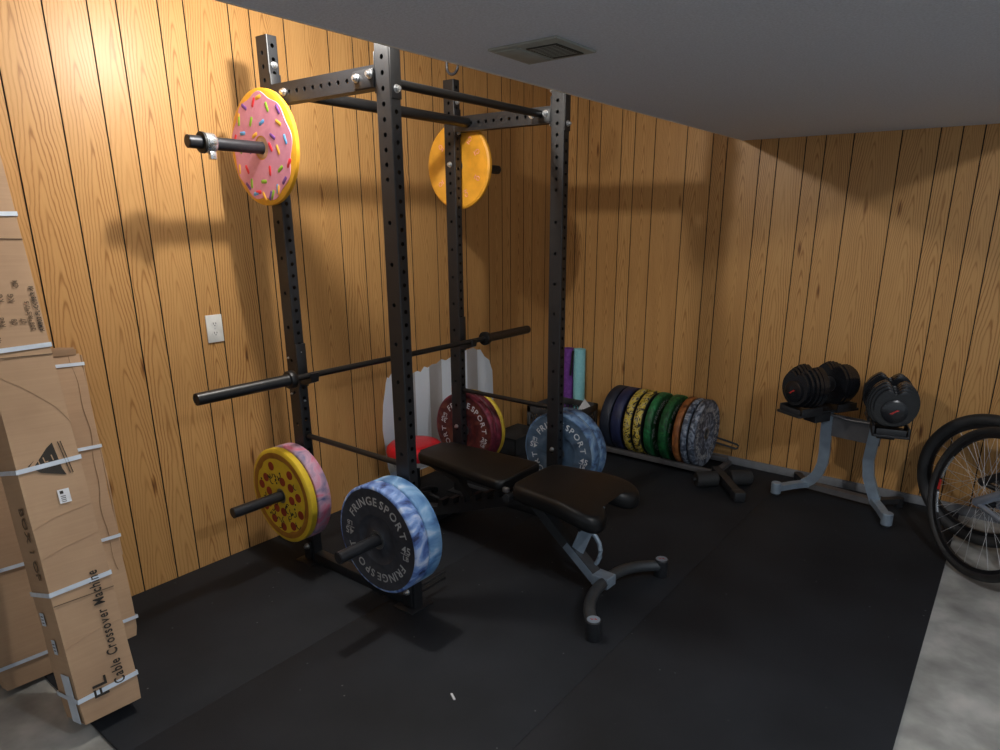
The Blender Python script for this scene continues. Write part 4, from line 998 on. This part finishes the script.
def bicycle(lb, cx, cy, th, lean, R, fm, tm, tw):
    b = thing('bicycle', lb, 'bicycle', (cx, cy, 0), group='bicycles leaning at the right')
    wheel((0, 0, R*math.cos(lean)), th, lean, R, 'wheel', b, tw)
    u = Vector((math.cos(th), math.sin(th), 0)); nn = Vector((-u.y, u.x, 0)); w = Vector((0, 0, math.cos(lean)))+nn*math.sin(lean); ax = u.cross(w)
    c = Vector((0, 0, R*math.cos(lean)))
    w2 = w
    def L(a, h, s=0): return c+u*a+w2*(h-R)+ax*s
    # rear wheel
    wheel(L(1.03, R), th, lean, R, 'wheel', b, tw)
    for s in (-1, 1):
        MB().tube([L(.0, R, s*.055), L(.10, R+.075, s*.058), L(.22, R+.19, s*.045), L(.34, R+.36, s*.03)], [.022, .020, .012, .009], fm, 12).build('seat_stay', b)
        MB().tube([L(.0, R, s*.055), L(.15, R-.02, s*.055), L(.43, .28, s*.035)], [.014, .012, .012], tm, 12).build('chain_stay', b)
        MB().tube([L(1.03, R, s*.052), L(1.0, R+.13, s*.052), L(.92, R+.36, s*.045), L(.905, R+.40, s*.02)], [.011, .013, .016, .016], fm, 12).build('fork_leg', b)
    MB().cyl(L(.91, R+.385), L(.855, R+.56), .020, tm, 18).build('head_tube', b)
    MB().cyl(L(.90, R+.43), L(.43, .28), .021, tm, 16).build('down_tube', b)
    MB().cyl(L(.862, R+.54), L(.35, .80), .018, tm, 16).build('top_tube', b)
    MB().cyl(L(.43, .28), L(.31, .92), .016, tm, 16).build('seat_tube', b)
    MB().cyl(L(.83, R+.62, -.30), L(.83, R+.62, .30), .013, M['bike_black'], 14).cyl(L(.855, R+.56), L(.83, R+.62), .015, M['bike_black'], 14).build('handlebar', b)
    MB().prism([(-.13, -.02), (.02, -.035), (.12, -.075), (.14, 0), (.12, .075), (.02, .035), (-.13, .02)], 0, .04, M['bike_black'], AX(L(.30, .95), -u, -ax, w2), bev=.01).build('saddle', b)
    MB().lathe([(.001, -.006, M['rim']), (.085, -.006, M['rim']), (.085, .006, M['rim']), (.001, .006, M['rim'])], frame(L(.43, .28, -.05), ax), 36).build('crank', b)
    return b, c, u, w, ax
b1, c1, u1, w1, ax1 = bicycle('bicycle with silver stays, its thin-tyred wheel nearest the camera at the right edge', 3.031, 1.901-.057, -.83, .156, .365, M['bike_silver'], M['bike_silver'], .019)
# coloured decal on the rim side
n = 10; mb = MB()
for a0, a1, m_ in ((155, 178, M['silver']), (180, 190, M['red_mark']), (192, 212, M['silver'])):
    pts = [c1+u1*(.313*math.cos(math.radians(a)))+w1*(.313*math.sin(math.radians(a)))+ax1*s for s in (.0,) for a in [a0+(a1-a0)*k/8 for k in range(9)]]
    mb.tube(pts, 0, m_, sq=(.019, .010), up=ax1)
mb.build('rim_decal', b1)['label'] = 'silver and red decal on the rim'
bicycle('dark bicycle with fat tyres leaning behind the silver one', 3.011, 2.225, -.40, .06, .349, M['bike_black'], M['bike_black'], .030)

# ------------------------------------------------------------------ tall leaning box
th_, ph_ = math.radians(17), -.04
RB = Matrix.Rotation(ph_, 4, 'X') @ Matrix.Rotation(-th_, 4, 'Y')
bx = thing('cardboard_box', 'tall narrow cardboard box leaning on the left wall, lettered Cable Crossover Machine', 'box', (.622, -1.21, .001), RB.to_euler())
BX, BY, BZ = .185, .180, 2.03
def dented_box(mb, x0, x1, y0, y1, z0, z1, m, seed, amp=.003, nz=30):
    rd = random.Random(seed); mb.box(((x0+x1)/2, (y0+y1)/2, (z0+z1)/2), (x1-x0, y1-y0, z1-z0), m)
    es = [e for e in mb.bm.edges if abs(e.verts[0].co.z-e.verts[1].co.z) > .5*(z1-z0)]
    bmesh.ops.subdivide_edges(mb.bm, edges=es, cuts=nz, use_grid_fill=True)
    es = [e for e in mb.bm.edges if abs(e.verts[0].co.z-e.verts[1].co.z) < 1e-4]
    bmesh.ops.subdivide_edges(mb.bm, edges=es, cuts=3, use_grid_fill=True)
    from mathutils import noise
    for v_ in mb.bm.verts:
        nv = noise.noise_vector(v_.co*7+Vector((seed, 0, 0)))
        v_.co += Vector((nv.x, nv.y, 0))*amp
        if v_.co.z < z0+.03: v_.co.x += (x0+x1-2*v_.co.x)*.02; v_.co.y += ((y0+y1)-2*v_.co.y)*.02
    for f in mb.bm.faces: f.smooth = True
mb = MB(); dented_box(mb, 0, BX, 0, BY, 0, BZ, M['card'], 3, .0019); mb.build('carton', bx, sharp=40)
FX = AX((BX, 0, 0), (0, 1, 0), (0, 0, 1), (1, 0, 0))        # front face: x across, y up
FS = AX((0, 0, 0), (1, 0, 0), (0, 0, 1), (0, -1, 0))        # left side face
def up_text(mb, F, x, y, s, text, m, wide=.8, down=False):
    R_ = Matrix.Rotation(PI/2 if not down else -PI/2, 4, 'Z')
    text_line(mb, text, s, F @ Matrix.Translation((x, y, .0042)) @ R_, m, wide)
mb = MB(); up_text(mb, FX, .142, .085, .047, 'Cable Crossover Machine', M['ink'], .66); mb.build('product_lettering', bx)
mb = MB(); up_text(mb, FX, .088, .070, .062, 'FL', M['ink'], 1.1); mb.build('product_lettering', bx)
mb = MB()
up_text(mb, FX, .072, 1.315, .022, 'Red', M['ink2']); up_text(mb, FX, .084, 1.395, .022, 'KG', M['ink2']); up_text(mb, FX, .105, 1.320, .022, '28', M['ink2']); up_text(mb, FX, .113, 1.395, .022, 'KG', M['ink2'])
up_text(mb, FX, .130, 1.322, .020, '27', M['ink2']); up_text(mb, FX, .134, 1.44, .020, 'CM', M['ink2']); up_text(mb, FX, .151, 1.298, .0175, '208*18.5*17.5', M['ink2'], .95); up_text(mb, FX, .174, 1.292, .0190, 'AM802-FL-CC08-R-01', M['ink'], .78)
up_text(mb, FX, .05, 1.265, .020, '-10  100', M['ink2'])
mb.build('shipping_lettering', bx)
mb = MB(); up_text(mb, FS, .115, .735, .055, 'BOX 1 OF', M['ink2'], .95, True); mb.build('side_lettering', bx)
# trapezoid emblem
mb = MB()
mb.prism([(.030, .862), (.112, .925), (.122, .835), (.130, .812), (.062, .835)], .0032, .0040, M['ink'], FX)
mb.prism([(.034, .860), (.040, .850), (.110, .930), (.104, .934)], .0040, .0042, M['card'], FX)
for a, b_ in (((.128, .925), (.142, .815)), ((.136, .925), (.150, .815))): mb.tube([FX @ Vector((*a, .0038)), FX @ Vector((*b_, .0038))], .0012, M['ink'], 6)
text_line(mb, 'I L I', .026, FX @ Matrix.Translation((.062, .862, .0042)) @ Matrix.Rotation(.15, 4, 'Z'), M['card'], 1)
mb.build('emblem', bx)
lbm = MB().box((.108, .745, .0038), (.034, .046, .0008), M['paper'], mat=FX).box((.102, .758, .0044), (.010, .010, .0006), M['ink'], mat=FX)
for k in range(4): lbm.box((.104, .745-.006*k, .0044), (.014, .0022, .0006), M['ink'], mat=FX)
lbm.build('shipping_label', bx)['label'] = 'white shipping label'
for (x, y, w_, h_) in ((.055, .355, .036, .045), (.100, .262, .032, .050)):
    l = MB().box((x, y, .0038), (w_, h_, .0008), M['strap'], mat=FS)
    for k in range(3): l.box((x, y-.012+k*.011, .0044), (w_*.6, .003, .0006), M['ink'], mat=FS)
    l.build('side_label', bx)
MB().box((.125, .085, .0038), (.075, .165, .0010), M['strap'], mat=FS).build('tape', bx)['label'] = 'pale blue tape'
rd = random.Random(11)
for z, sl in ((.088, 0.0), (.440, .01), (.857, .0), (1.243, 0.0), (1.68, 0)):
    e = .0040; pts = [(-e, -e, z+rd.uniform(-.004, .004)), (BX+e, -e, z-.006+sl), (BX+e, BY+e, z+.004+sl), (-e, BY+e, z)]
    mb = MB(); h = .0075
    for p, q in zip(pts, pts[1:]+pts[:1]):
        p, q = Vector(p), Vector(q); d = (q-p).normalized(); no_ = Vector((d.y, -d.x, 0))*.0008
        mb._add([p-no_+Vector((0, 0, -h)), q-no_+Vector((0, 0, -h)), q-no_+Vector((0, 0, h)), p-no_+Vector((0, 0, h)), p+no_+Vector((0, 0, -h)), q+no_+Vector((0, 0, -h)), q+no_+Vector((0, 0, h)), p+no_+Vector((0, 0, h))],
                [(0, 1, 2, 3), (4, 7, 6, 5), (0, 4, 5, 1), (3, 2, 6, 7)], M['strap'])
    mb.build('packing_strap', bx)
# seam flaps and creases
for pts in (((.0, 1.17), (.07, 1.12), (.15, 1.04), (.18, .985)), ((.0, .56), (.09, .585), (.18, .60)), ((.0, .66), (.07, .685), (.18, .70)), ((.0, .26), (.10, .285), (.18, .29))):
    mb = MB(); mb.tube([(BX+.0012, y, z) for y, z in pts], .0007, M['card'], 6); mb.build('crease', bx)
for z in (.405, 1.60, 1.215):
    MB().box((BX+.003, BY/2, z), (.001, BY, .003), M['ink2']).build('fold_line', bx)
# ------------------------------------------------------------------ wide flat carton behind it
t2 = math.atan2(.262, 1.16)
RB2 = Matrix.Rotation(-.055, 4, 'X') @ Matrix.Rotation(-t2, 4, 'Y')
cb = thing('cardboard_box', 'wide flat battered carton leaning on the paneling behind the tall box', 'box', (.268, -1.30, .0), RB2.to_euler())
CX, CY, CZ = .066, .465, 1.175
mb = MB(); dented_box(mb, 0, CX, 0, CY, 0, CZ, M['card'], 8, .006, 24); mb.build('carton', cb, sharp=40)
from mathutils import noise as _ns
for k, (dx, hh, tl_) in enumerate(((.004, .020, .25), (.026, .012, -.1), (.050, .026, .35), (.068, .016, .6))):
    mb = MB(); nseg = 24; V = []
    for i_ in range(nseg+1):
        y = .006+(CY-.02)*i_/nseg; w_ = _ns.noise(Vector((y*14, k*3.1, 0)))*.006
        for a_, b_ in ((0, -.004), (.0022, -.004), (.0022+hh*tl_, hh+w_), (hh*tl_, hh+w_)): V.append((dx+a_+w_*.6, y, CZ+b_))
    F = [(0, 1, 2, 3), (4*nseg+3, 4*nseg+2, 4*nseg+1, 4*nseg)]
    for i_ in range(nseg):
        for q_ in range(4): F.append((4*i_+q_, 4*i_+(q_+1) % 4, 4*i_+4+(q_+1) % 4, 4*i_+4+q_))
    mb._add(V, F, M['card']); mb.build('top_flap', cb)
mb = MB(); mb.tube([(CX+.004, CY-.03+.008*math.sin(z*9)+.004*math.sin(z*31), z) for z in [.3+.87*q/30 for q in range(31)]], .0014, M['card'], 6); mb.build('torn_seam', cb)
mb = MB(); mb.tube([(CX-.012+.006*math.sin(z*11+1), CY+.006, z) for z in [.35+.82*q/30 for q in range(31)]], .0035, M['card'], 6); mb.build('torn_seam', cb)
for z in (.085, .43, .80, 1.13):
    e = .007; pts = [(-e, -e, z), (CX+e, -e, z), (CX+e, CY+e, z+.004), (-e, CY+e, z)]
    mb = MB(); h = .0065
    for p, q in zip(pts, pts[1:]+pts[:1]):
        p, q = Vector(p), Vector(q); d = (q-p).normalized(); no_ = Vector((d.y, -d.x, 0))*.0008
        mb._add([p-no_+Vector((0, 0, -h)), q-no_+Vector((0, 0, -h)), q-no_+Vector((0, 0, h)), p-no_+Vector((0, 0, h)), p+no_+Vector((0, 0, -h)), q+no_+Vector((0, 0, -h)), q+no_+Vector((0, 0, h)), p+no_+Vector((0, 0, h))],
                [(0, 1, 2, 3), (4, 7, 6, 5), (0, 4, 5, 1), (3, 2, 6, 7)], M['strap'])
    mb.build('packing_strap', cb)

# small white scrap on the mat
o = MB().box((0, 0, .002), (.036, .008, .003), M['paper'], bev=.001).build('paper_scrap', loc=(1.616, -.335, .0), rot=(0, 0, -.5)); tag(o, 'tiny white scrap lying on the black mat in the foreground', 'scrap')
